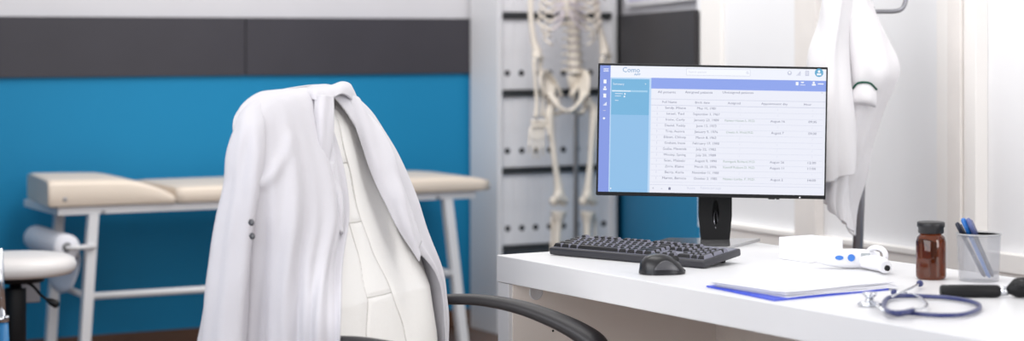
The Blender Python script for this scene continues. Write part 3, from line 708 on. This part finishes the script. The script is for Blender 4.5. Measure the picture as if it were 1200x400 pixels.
# ================================================================== WHITE BOX
q0 = at(912.5, 303.5, ZD); q1 = at(949, 308.5, ZD); q2 = at(975, 300, ZD)
ang = math.atan2((q1-q0).y, (q1-q0).x)
t_ = MB(); L1 = (q1-q0).length
t_.box(M['white'], (0, 0, 0), (L1, .10, .050), .0015, xf=Matrix.Translation(q0) @ Matrix.Rotation(ang, 4, 'Z'))
t = empty('white_box', q0, 0, 'small plain white cardboard box behind the thermometer on the desk', 'box')
for v in t_.bm.verts: v.co -= q0
t_.build('carton', t)
b = MB(); b.box(M['paper'], (.002, .045, .0502), (L1-.002, .048, .0506), xf=Matrix.Rotation(ang, 4, 'Z')); b.build('lid_flap_seam', t)

# ================================================================== THERMOMETER (lying)
td = 4.42
tc0 = at(1000, 318, ZD)
t = empty('infrared_thermometer', tc0, 0, 'white infrared thermometer with two blue buttons lying on the desk beside the box', 'thermometer')
def tp(px, py, d=td): return atd(px, py, d)-tc0
b = MB(); rings = []
ctrl = [(948, 300, .004), (956, 301, .012), (970, 302, .0185), (990, 303, .021), (1006, 303, .021), (1020, 303.5, .0195), (1030, 305, .018)]
cs = curve([Vector((x, y, r*1000)) for x, y, r in ctrl], 28)
for k, c in enumerate(cs):
    cen = tp(c.x, c.y, 4.50); r = c.z/1000
    rings.append([cen+Vector((0, 0, 1))*(r*math.sin(a))+LK*(math.copysign(abs(math.cos(a))**.6, math.cos(a))*min(r, .016)) for a in [2*PI*j/24 for j in range(24)]])
b.grid(M['white'], rings, closed_u=True, capu=True); b.build('handle', t)
for (px, sx_, nm) in ((983.5, 4.8, 'mode_button'), (997.5, 4.2, 'power_button')):
    b = MB(); c = tp(px, 302.3, 4.483); k = 4.48/FP
    pts = [c+RT*(math.cos(a)*sx_*k)+Vector((0, 0, math.sin(a)*(2.6 if nm[0] == 'm' else 4.2)*k)) for a in [2*PI*j/24 for j in range(24)]]; b.prism(M['btn'], pts, -LK*.0022); b.build(nm, t)
b = MB(); c = tp(1014, 300, 4.4825); k = 4.48/FP; b.prism(M['lcd'], [c+RT*x*k+Vector((0, 0, z*k)) for x, z in ((-5, -4), (5.5, -4), (5.5, 3.2), (-5, 3.2))], -LK*.002); b.build('display', t)
# head : ring + probe pointing to the camera-right
b = MB(); ringp = [tp(1024+11*math.cos(a)+3, 300+9.5*math.sin(a), 4.48-.02*math.cos(a)) for a in [PI*(1.0+1.35*j/20) for j in range(21)]]
b.tube(M['white'], ringp, [.006]*21, 10); b.build('trigger_guard', t)
b = MB(); b.tube(M['white'], curve([tp(1010, 307, 4.48), tp(1022, 308, 4.46), tp(1033, 310, 4.42), tp(1038, 313.5, 4.38)], 14), [.012, .013, .0145, .015, .016, .0165, .0165, .0165, .016, .016, .0155, .015, .0145, .013], 18); b.build('probe_head', t)
b = MB(); c = tp(1039, 314.4, 4.37); b.tube(M['cavity'], [c, c-LK*.004+RT*.002], .0062, 16); b.build('sensor', t)

# ================================================================== CLIPBOARD + PAPERS
cc = [(.395, 4.163), (.505, 3.94), (.757, 4.115), (.647, 4.345)]
cl = [cam(x, d, ZD+.0004) for x, d in cc]
t = empty('clipboard', cl[1], 0, 'bright blue clipboard lying under loose papers on the desk', 'clipboard')
b = MB(); b.prism(M['clipblue'], [p-cl[1] for p in cl], (0, 0, .0028)); b.build('board', t)
b = MB(); m1 = (cl[2]+cl[3])/2-cl[1]; dx = (cl[3]-cl[2]).normalized(); dy_ = (cl[0]-cl[3]).normalized()
b.prism(M['chrome'], [m1+dx*a+dy_*c+Vector((0, 0, .003)) for a, c in ((-.055, .005), (.055, .005), (.055, .03), (-.055, .03))], (0, 0, .004)); b.build('clip', t)
ax = (cl[2]-cl[1]).normalized(); ay = (cl[0]-cl[1]).normalized()
for k in range(5):
    org = cam(.5335-.002*(k % 3), 3.966+.004*(k % 2), ZD+.0036+.0022*k); a = .012*k-.03
    bx = Matrix.Rotation(a, 3, 'Z') @ ax; by = Matrix.Rotation(a, 3, 'Z') @ ay; by = (by-bx*by.dot(bx)).normalized()
    rows = []
    for i in range(13):
        v = i/12; row = []
        for j in range(17):
            u = j/16; lift = .0012*math.sin(u*5+k)+.006*max(0, .25-v)*(k/4)*2*(1-u)+.008*max(0, u-.75)*max(0, v-.5)*(k == 4)
            row.append(bx*(.297*u)+by*(.225*v)+Vector((0, 0, abs(lift))))
        rows.append(row)
    b = MB(); b.grid(M['paper'], rows); o = b.build('paper_sheet', loc=None); o.location = org; solid(o, .0006, 1)
    lab = ['lowest white sheet directly on the blue clipboard', 'second sheet from the bottom of the papers on the clipboard', 'middle sheet of the papers on the clipboard', 'second sheet from the top of the papers on the clipboard', 'topmost white sheet of the papers on the blue clipboard'][k]
    tag(o, lab, 'paper', 'papers on the clipboard')

# ================================================================== PILL BOTTLE
pb = at(1091, 327, ZD)
t = empty('pill_bottle', pb, 0, 'amber glass pill bottle with black cap standing on the desk', 'bottle')
b = MB(); b.lathe(M['amber'], [(0, 0), (.026, 0), (.0305, .003), (.0315, .008), (.0315, .078), (.029, .088), (.023, .094), (.021, .098), (.021, .101), (0, .101)], n=40); b.build('glass_body', t)
b = MB(); n = 48; rings = []
for z, r in ((.096, .0245), (.097, .0262), (.108, .0262), (.110, .0285), (.119, .0285), (.1205, .026), (.1205, .0001)):
    rings.append([Vector(((r+(.0005 if j % 2 else 0)*(r > .026))*math.cos(2*PI*j/n), (r+(.0005 if j % 2 else 0)*(r > .026))*math.sin(2*PI*j/n), z)) for j in range(n)])
b.grid(M['cap'], rings, closed_u=True, capu=True); b.build('cap', t)

# ================================================================== PEN CUP + PENS
pc = at(1147, 329, ZD)
t = empty('pen_cup', pc, 0, 'translucent smoked pen cup beside the pill bottle', 'cup')
n = 48; HC = .098
b = MB(); prof = [(.0, .0), (.040, .0), (.0415, .002), (.0455, HC), (.0440, HC), (.0398, .004), (0, .004)]
b.lathe(M['mesh'], prof, n=n); b.build('body', t)
b = MB(); b.lathe(M['pole'], [(.0448, HC-.0015), (.0468, HC-.0015), (.0468, HC+.0015), (.0448, HC+.0015), (.0448, HC-.0015)], n=n)
b.build('rim', t)
def pen(name, label, bot, top, r, m, mcap, capf=.3):
    B = atd(*bot); T = atd(*top); tt = empty(name, B, 0, label, 'pen', 'pens in the cup'); v = T-B
    b = MB(); b.tube(M[m], [v*0, v*.05, v*(1-capf)], [r*.3, r, r], 12); b.build('barrel', tt)
    b = MB(); b.tube(M[mcap], [v*(1-capf), v*.97, v], [r*1.15, r*1.12, r*.6], 12)
    side = RT*r*1.6; b.tube(M[mcap], [v*.97, v*.96+side, v*(1-capf*.9)+side], r*.25, 6); b.build('cap', tt)
dC = 4.27
pen('ballpoint_pen', 'black pen leaning in the cup, leftmost of the pens', (1154, 325, dC+.01), (1121, 261, dC+.02), .0045, 'pend', 'pend')
pen('ballpoint_pen', 'bright blue pen leaning in the cup between darker pens', (1160, 326, dC-.005), (1128, 256, dC), .005, 'penb', 'penb')
pen('ballpoint_pen', 'pale grey and black pen leaning in the cup, rightmost of the pens', (1164, 325, dC-.008), (1134, 256, dC-.01), .0045, 'pend', 'pens')
pen('ballpoint_pen', 'dark navy pen low in the cup behind the blue pen', (1158, 325, dC+.02), (1136, 266, dC+.025), .0045, 'pens', 'pend', .45)

# ================================================================== OTOSCOPE (lying)
oc = at(1140, 349, ZD)
t = empty('otoscope', oc, 0, 'black handled otoscope lying at the right edge of the desk', 'otoscope')
def op(px, py, d): return atd(px, py, d)-oc
dO = 2400*(EYE-ZD-.013)/(341-HY)
b = MB(); b.tube(M['black'], [op(1102, 341.5, dO), op(1104, 341.5, dO), op(1138, 341.5, dO), op(1168, 341.5, dO), op(1171, 341.5, dO)], [.010, .0125, .013, .0125, .011], 24); b.build('handle', t)
b = MB(); c = op(1160, 347.5, dO-.0); b.tube(M['cavity'], [c-RT*.010, c+RT*.010], .006, 14); b.build('switch', t)
b = MB(); b.tube(M['chrome'], [op(1171, 341.5, dO), op(1181, 341, dO)], [.010, .009], 20); b.build('neck', t)
b = MB(); b.tube(M['black'], curve([op(1179, 341, dO), op(1188, 339, dO), op(1198, 337, dO), op(1208, 338, dO)], 12), [.006, .008, .011, .014, .017, .019, .020, .020, .020, .019, .018, .016], 20)
b.build('head', t)
b = MB(); b.tube(M['cavity'], [op(1200, 334, dO), op(1196, 326, dO-.01), op(1192, 321, dO-.02)][:1]+[op(1194, 333, dO-.02), op(1190, 330, dO-.045)], [.012, .008, .004], 16); b.build('speculum', t)

# ================================================================== STETHOSCOPE
so_ = at(1085, 362, ZD)
t = empty('stethoscope', so_, 0, 'stethoscope with navy tubing coiled on the desk in front of the pill bottle', 'stethoscope')
def st(px, py, h=.006): return at(px, py, ZD+h)-so_
b = MB(); P = curve([st(1040, 366), st(1052, 369), st(1066, 367.5), st(1085, 369), st(1105, 370), st(1128, 369), st(1145, 363.5), st(1147, 357.5), st(1133, 352.5), st(1108, 349), st(1080, 347.5), st(1060, 347), st(1044, 348.5), st(1037, 353), st(1036, 360, .007), st(1042, 365.5, .012), st(1056, 366.5, .014), st(1070, 363.5, .013)], 120)
b.tube(M['tube'], P, .0043, 12); b.build('tubing', t)
b = MB(); P = curve([st(1070, 363.5, .013), st(1083, 361, .010), st(1086, 356, .008), st(1076, 348, .008), st(1062, 344, .008), st(1048, 343, .007)], 40); b.tube(M['chrome'], P, .0026, 10)
P = curve([st(1044, 348.5, .010), st(1056, 343, .012), st(1068, 338, .012), st(1077, 333, .010)], 24); b.tube(M['chrome'], P, .0026, 10); b.build('binaural_tubes', t)
for p in (st(1048, 343, .007), st(1078, 332.5, .010)):
    b = MB(); bmx = bmesh.new(); bmesh.ops.create_icosphere(bmx, subdivisions=3, radius=.007); b.merge(bmx, M['tube'], Matrix.Translation(p), True); b.build('ear_tip', t)
c = st(1019, 359, .0)
b = MB(); b.lathe(M['chrome'], [(0, .0), (.020, .0), (.0225, .002), (.0225, .005), (.017, .008), (.008, .010), (.007, .016), (.012, .020), (.014, .024), (.013, .026), (0, .026)], c=c, n=36); b.build('chestpiece', t)
b = MB(); b.tube(M['chrome'], [c+Vector((0, 0, .013)), st(1030, 361, .012), st(1040, 366, .006)], .0035, 10); b.build('stem', t)

# ================================================================== OFFICE CHAIR
CT = math.radians(25)
Fc = (math.cos(CT), -math.sin(CT)); Fw = RT*Fc[0]+LK*Fc[1]; rzc = math.atan2(Fw.y, Fw.x)
CO = cam(-.104, 4.233, 0)
chair = empty('office_chair', CO, rzc, 'white leather high-back office chair with black armrests, lab coat draped over it', 'chair')
V3 = Vector
def xf_(z): return -.19-(.38 if z > .7 else .16)*(z-.70)
SEAM_V = [(.52, .10), (.62, .082), (.71, .053), (.80, .030), (.87, .026), (.98, .05), (1.1, .07)]
def seamY(z):
    for (z0, y0), (z1, y1) in zip(SEAM_V, SEAM_V[1:]):
        if z <= z1: f = max(0, (z-z0)/(z1-z0)); f = f*f*(3-2*f); return y0+(y1-y0)*f
    return SEAM_V[-1][1]
b = MB(); rings = []
NZ, NA = 220, 360
zs = [.44+(1.135-.44)*(1-(1-i/NZ)**1.25) for i in range(NZ+1)]
for z in zs:
    tt = max(0, (z-1.03)/.1055); hw = .250*(max(0, 1-tt**2.6))**.5*(1-.0*z)+.002; th = .05*(max(.02, 1-tt**3))**.5
    if z < .6: hw *= .90+.10*(z-.44)/.16
    xc = xf_(z)-.05
    ring_ = []
    for j in range(NA):
        h_ = NA//2; fr = j < h_; t1 = -1+2*(j if fr else j-h_)/h_
        tq = -math.sin(PI*t1/2) if fr else math.sin(PI*t1/2)
        Y = tq*hw; X = (1 if fr else -1)*th*max(0, 1-(abs(tq)**(1/.35))**2)**.375
        if fr:
            g = 0; sy_ = seamY(z); g += math.exp(-((abs(Y)-sy_)/.006)**2)
            for hz, in ((.857,), (.705,), (.98,)):
                if abs(Y) < sy_+.002: g += math.exp(-((z-(hz+.25*Y*Y*0-.10*(sy_-abs(Y))*0))/.0055)**2)
            X -= .003*min(1, g)
            X += .004*math.cos(PI/2*abs(Y)/sy_) if abs(Y) < sy_ else .006*math.sin(PI*min(1, (abs(Y)-sy_)/(.25-sy_)))
            X += .012*(Y/.25)**2
            X += .0025*noise.noise(Vector((Y*14, z*9, 2)))
        ring_.append(Vector((xc+X, Y, z)))
    rings.append(ring_)
b.grid(M['leather'], rings, closed_u=True, capu=True); rest = b.build('backrest', chair)
def front(Y, z):
    tt = max(0, (z-1.03)/.1055); hw = .250*(max(0, 1-tt**2.6))**.5+.002; th = .05*(max(.02, 1-tt**3))**.5
    if z < .6: hw *= .90+.10*(z-.44)/.16
    ca = (abs(Y)/hw)**(1/.35); return V3((xf_(z)-.05+th*(1-ca*ca)**.375+.012*(Y/.25)**2-.0030, Y, z))
b = MB()
for sgn in (-1, 1): b.tube(M['seam'], [front(sgn*seamY(.52+.55*k/60), .52+.55*k/60) for k in range(61)], .0017, 8)
for hz in (.857, .705, .98):
    y_ = seamY(hz); b.tube(M['seam'], [front(-y_+2*y_*k/20, hz)+V3((.004*math.cos(PI/2*(-1+k/10)), 0, 0)) for k in range(21)], .0017, 8)
b.build('seam', rest)
b = MB(); rings = []
for i in range(31):
    u = -1+2*i/30; X = .03+u*.25; hw = .25*(1-abs(u)**5*.25)
    rings.append([Vector((X, math.copysign(abs(math.cos(a))**.3, math.cos(a))*hw, .455+(.055*abs(math.sin(a))**.5*(1-abs(u)**6*.6) if math.sin(a) > 0 else -.04*abs(math.sin(a))**.5))) for a in [2*PI*j/48 for j in range(48)]])
b.grid(M['leather'], rings, closed_u=True, capu=True); b.build('seat', chair)
b = MB(); b.box(M['black'], (-.14, -.1, .375), (.16, .1, .414), .01, 3); b.lathe(M['black'], [(0, .1), (.03, .1), (.03, .28), (.022, .285), (.022, .376), (0, .376)]); b.build('gas_column', chair)
b = MB()
for k in range(5):
    a = 2*PI*k/5; b.tube(M['black'], [(0, 0, .12), (.16*math.cos(a), .16*math.sin(a), .105), (.30*math.cos(a), .30*math.sin(a), .072)], [.032, .026, .018], 12)
b.build('star_base', chair)
for k in range(5):
    a = 2*PI*k/5; xf = Matrix.Translation((.30*math.cos(a), .30*math.sin(a), .029)) @ Matrix.Rotation(a, 4, 'Z') @ Matrix.Rotation(PI/2, 4, 'Y')
    b = MB(); b.lathe(M['black'], [(0, -.022), (.022, -.022), (.028, -.014), (.028, .014), (.022, .022), (0, .022)], xf=xf, n=24); b.tube(M['black'], [(.30*math.cos(a), .30*math.sin(a), .03), (.30*math.cos(a), .30*math.sin(a), .08)], .008); b.build('caster', chair)
b = MB(); b.tube(M['black'], curve([(-.10, 0, .40), (-.22, 0, .40), (-.27, 0, .50), (-.30, 0, .62)], 14), .025, 12, sx=2); b.build('back_bracket', chair)
for sgn in (1, -1):
    Y = .29 if sgn > 0 else -.262
    dz = 0 if sgn > 0 else -.020
    P = curve([(-.235, Y-.02*sgn, .655), (-.20, Y, .661), (-.10, Y, .666), (0, Y, .655), (.09, Y, .630), (.150, Y, .605), (.182, Y, .583), (.186, Y, .552), (.17, Y, .52), (.10, Y, .45), (.03, Y-.02*sgn, .405), (-.02, Y-.08*sgn, .40)], 70)
    P = [p+Vector((0, 0, dz)) for p in P] if sgn > 0 else [p+Vector((0, 0, dz)) for p in P][9:]
    rr = curve([Vector((r, 0, 0)) for r in (.010, .0115, .0125, .015, .018, .021, .022, .023, .022, .020, .018, .016)], 70)
    b = MB(); b.tube(M['armblack'], P, [v.x for v in rr][-len(P):], 18, sx=1.55, up=(0, 0, 1)); b.build('armrest', chair)

# ================================================================== LAB COAT ON THE CHAIR
coat = empty('lab_coat', CO+Vector((0, 0, 0)), rzc, 'white lab coat draped over the back of the office chair', 'coat')
V = Vector
def fold(k, amp, ph, top=.15):
    def f(u, v, p):
        ramp = min(1, max(0, (v-top)/.35))
        return amp*ramp*(math.sin(k*u+ph+1.2*v)+.5*math.sin(k*2.1*u+ph*2-2*v))+.004*noise.noise(p*8)*min(1, v*6)
    return f
# near front panel: columns from rear side to opening edge
nr = [
 [V((-.388, -.262, 1.072)), V((-.392, -.225, 1.108)), V((-.388, -.17, 1.132)), V((-.385, -.11, 1.137)), V((-.38, -.05, 1.138)), V((-.375, .0, 1.140))],
 [V((-.365, -.288, 1.035)), V((-.340, -.262, 1.072)), V((-.335, -.20, 1.102)), V((-.330, -.13, 1.112)), V((-.33, -.06, 1.115)), V((-.33, -.01, 1.117))],
 [V((-.360, -.290, .98)), V((-.325, -.288, .99)), V((-.292, -.24, 1.0)), V((-.280, -.16, 1.01)), V((-.278, -.08, 1.01)), V((-.278, -.022, 1.01))],
 [V((-.365, -.290, .90)), V((-.325, -.292, .90)), V((-.275, -.27, .90)), V((-.243, -.20, .90)), V((-.235, -.12, .90)), V((-.238, -.055, .90))],
 [V((-.370, -.292, .80)), V((-.330, -.296, .80)), V((-.270, -.288, .80)), V((-.225, -.255, .80)), V((-.205, -.20, .80)), V((-.198, -.15, .80))],
 [V((-.372, -.294, .70)), V((-.332, -.300, .70)), V((-.270, -.298, .70)), V((-.215, -.292, .70)), V((-.168, -.284, .70)), V((-.138, -.262, .70))],
 [V((-.375, -.296, .60)), V((-.334, -.304, .60)), V((-.270, -.303, .60)), V((-.210, -.300, .60)), V((-.160, -.296, .60)), V((-.128, -.284, .60))],
 [V((-.380, -.298, .42)), V((-.336, -.308, .42)), V((-.270, -.306, .42)), V((-.208, -.304, .42)), V((-.155, -.302, .42)), V((-.122, -.294, .42))],
 [V((-.380, -.298, .24)), V((-.336, -.308, .24)), V((-.270, -.308, .24)), V((-.208, -.306, .24)), V((-.155, -.304, .24)), V((-.12, -.298, .24))]]
def fN(u, v, p):
    ramp = min(1, max(0, (v-.12)/.3)); e = 1-.6*abs(2*u-1)
    return ramp*(.0075*math.sin(21*u+.8+1.0*v)+.004*math.sin(47*u-2*v+1)+.003*math.sin(33*u+4*v))+.005*noise.noise(p*7)*min(1, v*8)-crease(p)
def crease(p):
    a = V((0, -.19, 1.045)); c = V((0, -.283, .955)); q = V((0, p.y, p.z)); ab = c-a; t = max(0, min(1, (q-a).dot(ab)/ab.dot(ab)))
    return .011*math.exp(-((q-a-ab*t).length/.011)**2)*(.3+.7*t)
b = MB(); b.grid(M['coat'], loft(nr, 90, 130, fN))
# back panel, continues from the near rear column to the far rear column
far = [
 [V((-.375, .0, 1.140)), V((-.38, .07, 1.145)), V((-.385, .13, 1.142)), V((-.39, .19, 1.128)), V((-.40, .235, 1.10)), V((-.41, .255, 1.07))],
 [V((-.335, .055, 1.118)), V((-.333, .10, 1.115)), V((-.333, .15, 1.108)), V((-.335, .195, 1.093)), V((-.345, .238, 1.065)), V((-.38, .266, 1.035))],
 [V((-.282, .105, 1.02)), V((-.278, .14, 1.015)), V((-.275, .175, 1.01)), V((-.278, .215, 1.0)), V((-.288, .252, .985)), V((-.345, .272, .97))],
 [V((-.240, .133, .90)), V((-.233, .16, .90)), V((-.232, .19, .90)), V((-.235, .225, .90)), V((-.25, .256, .90)), V((-.32, .274, .90))],
 [V((-.198, .155, .80)), V((-.194, .18, .80)), V((-.193, .205, .80)), V((-.197, .232, .80)), V((-.215, .258, .80)), V((-.29, .275, .80))],
 [V((-.172, .216, .73)), V((-.168, .226, .73)), V((-.168, .236, .73)), V((-.172, .248, .73)), V((-.188, .262, .73)), V((-.27, .275, .73))],
 [V((-.168, .242, .66)), V((-.165, .246, .66)), V((-.166, .252, .66)), V((-.171, .258, .66)), V((-.188, .264, .66)), V((-.26, .276, .66))],
 [V((-.160, .245, .52)), V((-.158, .248, .52)), V((-.160, .252, .52)), V((-.166, .258, .52)), V((-.185, .264, .52)), V((-.26, .278, .52))],
 [V((-.165, .248, .30)), V((-.165, .252, .30)), V((-.167, .256, .30)), V((-.172, .262, .30)), V((-.19, .266, .30)), V((-.27, .28, .30))]]
def fF(u, v, p):
    ramp = min(1, max(0, (v-.1)/.3)); return .0035*math.sin(13*u+6*v)*ramp+.006*noise.noise(p*11+V((3, 1, 0)))*min(1, v*7)
b.grid(M['coat'], loft(far, 50, 110, fF), flip=True)
bk = []
for r1, r2 in zip(nr, far):
    a, c = r1[0], r2[-1]; row = [a]
    for u in (.06, .35, .65, .88):
        q = a.lerp(c, u); z = q.z; q.x = min(xf_(max(z, .5))-.115-.01, q.x-.012) if u > .1 else q.x-.004 if z < 1.09 else -.42
        row.append(q)
    row.append(c); bk.append(row)
for q in range(6):   # ridge row equals the shoulder line
    pass
ridge = [V((-.388, -.262, 1.072)), V((-.392, -.19, 1.124)), V((-.385, -.08, 1.138)), V((-.385, .08, 1.145)), V((-.393, .19, 1.128)), V((-.41, .255, 1.07))]
bk[0] = ridge
b.grid(M['coat'], loft(bk, 70, 90, lambda u, v, p: .008*math.sin(25*u+v)*min(1, v*2)*math.sin(PI*u)))
o = b.build('body', coat, fix=True); solid(o, .0035)
# sleeves
def sleeve(path, rad, seed, sxy=1.0, name='sleeve'):
    P = curve(path, 70); n = 56; rings = []
    rr = curve([Vector((r, q, 0)) for r, q in rad], 70)
    for i, p in enumerate(P):
        v = i/69; ring_ = []
        for j in range(n):
            a = 2*PI*j/n
            f = 1+ (.11*math.sin(3*a+seed+3*v)+.05*math.sin(7*a-5*v+seed))*min(1, v*2.5)
            f += .14*noise.noise(Vector((math.cos(a)*1.2, math.sin(a)*1.2, v*7+seed)))*min(1, v*4)
            ring_.append(p+Vector((math.cos(a)*rr[i].x*f, math.sin(a)*rr[i].y*f, .25*math.cos(a-.4)*rr[i].x*max(0, 1-v*5))))
        rings.append(ring_)
    b = MB(); b.grid(M['coat'], rings, closed_u=True); o = b.build(name, coat); solid(o, .003); return o
sleeve([(-.375, -.185, 1.122), (-.366, -.222, 1.104), (-.352, -.254, 1.065), (-.347, -.275, 1.01), (-.347, -.294, .93), (-.354, -.314, .82), (-.360, -.330, .70), (-.366, -.342, .58), (-.366, -.342, .45)],
       [(.003, .004), (.016, .020), (.029, .031), (.035, .036), (.038, .037), (.042, .039), (.046, .041), (.050, .043), (.050, .043)], 1.3)
sleeve([(-.385, .225, 1.10), (-.40, .25, 1.06), (-.41, .275, 1.0), (-.42, .285, .9), (-.43, .29, .8), (-.43, .295, .6), (-.43, .295, .45)],
       [(.01, .01), (.025, .02), (.035, .025), (.04, .03), (.045, .03), (.05, .03), (.05, .03)], 4.1)
# collar band standing over the chair top, and lapels
def cl_(px, py, d): v = atd(px, py, d)-CO; return Matrix.Rotation(-rzc, 3, 'Z') @ v
rows = [[cl_(352, 104, 4.42), cl_(366, 103.5, 4.38), cl_(379, 103.5, 4.40), cl_(388, 100, 4.44), cl_(399, 96.5, 4.47), cl_(409, 99, 4.52), cl_(415, 106, 4.56)],
        [cl_(354, 108, 4.38), cl_(367, 108, 4.34), cl_(380, 109, 4.375), cl_(390, 104, 4.41), cl_(401, 102, 4.44), cl_(412, 107, 4.49), cl_(419, 117, 4.53)],
        [cl_(358, 113, 4.36), cl_(371, 118, 4.32), cl_(382, 119, 4.35), cl_(391, 114, 4.385), cl_(401, 110, 4.42), cl_(411, 117, 4.47), cl_(419, 130, 4.50)]]
b = MB(); b.grid(M['coat'], loft(rows, 40, 16, lambda u, v, p: .0015*math.sin(u*14))); solid(b.build('collar', coat), .004)
rows = [[cl_(369, 112, 4.335), cl_(374, 112, 4.325), cl_(382, 112, 4.33), cl_(391, 112, 4.36)],
        [cl_(368, 135, 4.30), cl_(376, 136, 4.29), cl_(384, 137, 4.30), cl_(390, 138, 4.32)],
        [cl_(369, 165, 4.28), cl_(377, 166, 4.265), cl_(385, 166, 4.28), cl_(389, 167, 4.30)],
        [cl_(370, 182, 4.27), cl_(376, 187, 4.26), cl_(383, 190, 4.27), cl_(387, 191, 4.29)]]
b = MB(); b.grid(M['coat'], loft(rows, 24, 36, lambda u, v, p: .002*math.sin(u*9+v*5))); solid(b.build('lapel', coat), .004)
rows = [[cl_(378, 187, 4.275), cl_(384, 190, 4.27), cl_(389, 191, 4.28), cl_(392, 191, 4.29)],
        [cl_(380, 210, 4.27), cl_(386, 212, 4.26), cl_(393, 213, 4.26), cl_(396, 213, 4.275)],
        [cl_(386, 240, 4.24), cl_(391, 241, 4.235), cl_(398, 241, 4.235), cl_(402, 240, 4.25)],
        [cl_(393, 268, 4.215), cl_(397, 271, 4.21), cl_(401, 274, 4.215), cl_(403, 271, 4.225)]]
b = MB(); b.grid(M['coat'], loft(rows, 24, 36, lambda u, v, p: .002*math.sin(u*7+v*8))); solid(b.build('lapel', coat), .004)
rows = [[cl_(402, 112, 4.47), cl_(412, 112, 4.48), cl_(421, 118, 4.50), cl_(427, 126, 4.53)],
        [cl_(416, 145, 4.44), cl_(426, 144, 4.45), cl_(436, 144, 4.47), cl_(444, 146, 4.50)],
        [cl_(427, 180, 4.42), cl_(438, 178, 4.42), cl_(449, 178, 4.44), cl_(458, 178, 4.47)],
        [cl_(440, 215, 4.40), cl_(451, 212, 4.40), cl_(461, 210, 4.42), cl_(468, 208, 4.45)],
        [cl_(452, 240, 4.385), cl_(463, 236, 4.385), cl_(472, 232, 4.40), cl_(477, 228, 4.43)],
        [cl_(468, 272, 4.37), cl_(475, 264, 4.37), cl_(481, 258, 4.385), cl_(484, 252, 4.41)],
        [cl_(492, 306, 4.365), cl_(493, 299, 4.37), cl_(493, 292, 4.38), cl_(492, 284, 4.40)]]
b = MB(); b.grid(M['coat'], loft(rows, 30, 60, lambda u, v, p: .003*math.sin(u*8+v*9)+.004*noise.noise(p*16))); solid(b.build('lapel', coat), .004)
for (px, py) in ((294.5, 261), (295.5, 277)):
    c = cl_(px, py, 4.035); xf = Matrix.Translation(c) @ Matrix.Rotation(PI/2, 4, 'X')
    b = MB(); b.lathe(M['mouse2'], [(0, -.0015), (.005, -.0015), (.007, 0), (.006, .0015), (0, .0015)], xf=xf, n=16); o = b.build('button', coat); o['label'] = 'grey button'

# ================================================================== LIGHT, WORLD, CAMERA
w = bpy.data.worlds.new('world'); sc.world = w; w.use_nodes = True
bg = w.node_tree.nodes['Background']; bg.inputs['Color'].default_value = (1, .985, .98, 1); bg.inputs['Strength'].default_value = .80
def area(name, loc, target, sx, sy, power, color=(1, 1, 1)):
    L = bpy.data.lights.new(name, 'AREA'); L.shape = 'RECTANGLE'; L.size = sx; L.size_y = sy; L.energy = power; L.color = color
    o = bpy.data.objects.new(name, L); col.objects.link(o); o.location = loc
    o.rotation_euler = (Vector(target)-Vector(loc)).to_track_quat('-Z', 'Y').to_euler(); return o
area('overhead_fill', (3.0, 6.0, 2.85), (3.4, 7.0, 0.6), 1.6, 1.2, 40, (1, .99, .97))  # unseen overhead fill, added to brighten the back wall and cabinet corner
area('overhead_fill', (2.3, 3.9, 2.85), (3.9, 4.5, 0.9), 1.6, 1.4, 28, (1, .99, .97))  # unseen overhead fill, added to lift the right wall and hanging garments
area('side_fill', (3.7, .6, 1.8), (1.8, 4.4, .9), 1.6, 1.6, 60, (1, .99, .98))  # unseen fill from front right, added to brighten chair leather and garments
area('side_fill', (-.1, 3.2, 1.7), (3.9, 3.8, 1.3), 5.0, 1.6, 106, (.98, .98, 1))  # wide unseen fill along the left wall, added for desk front and right wall
cd = bpy.data.cameras.new('camera'); co = bpy.data.objects.new('camera', cd); col.objects.link(co)
co.location = (0, 0, EYE); co.rotation_euler = (PI/2, 0, -TH)
cd.sensor_width = 36; cd.lens = FP/1200*36; cd.shift_y = -(200-HY)/1200; cd.clip_start = .05
cd.dof.use_dof = True; cd.dof.focus_distance = 4.72; cd.dof.aperture_fstop = 2.6
sc.camera = co
sc.view_settings.view_transform = 'Standard'; sc.view_settings.look = 'None'; sc.view_settings.gamma = 1; sc.view_settings.use_curve_mapping = False
sc.view_settings.exposure = EXPO
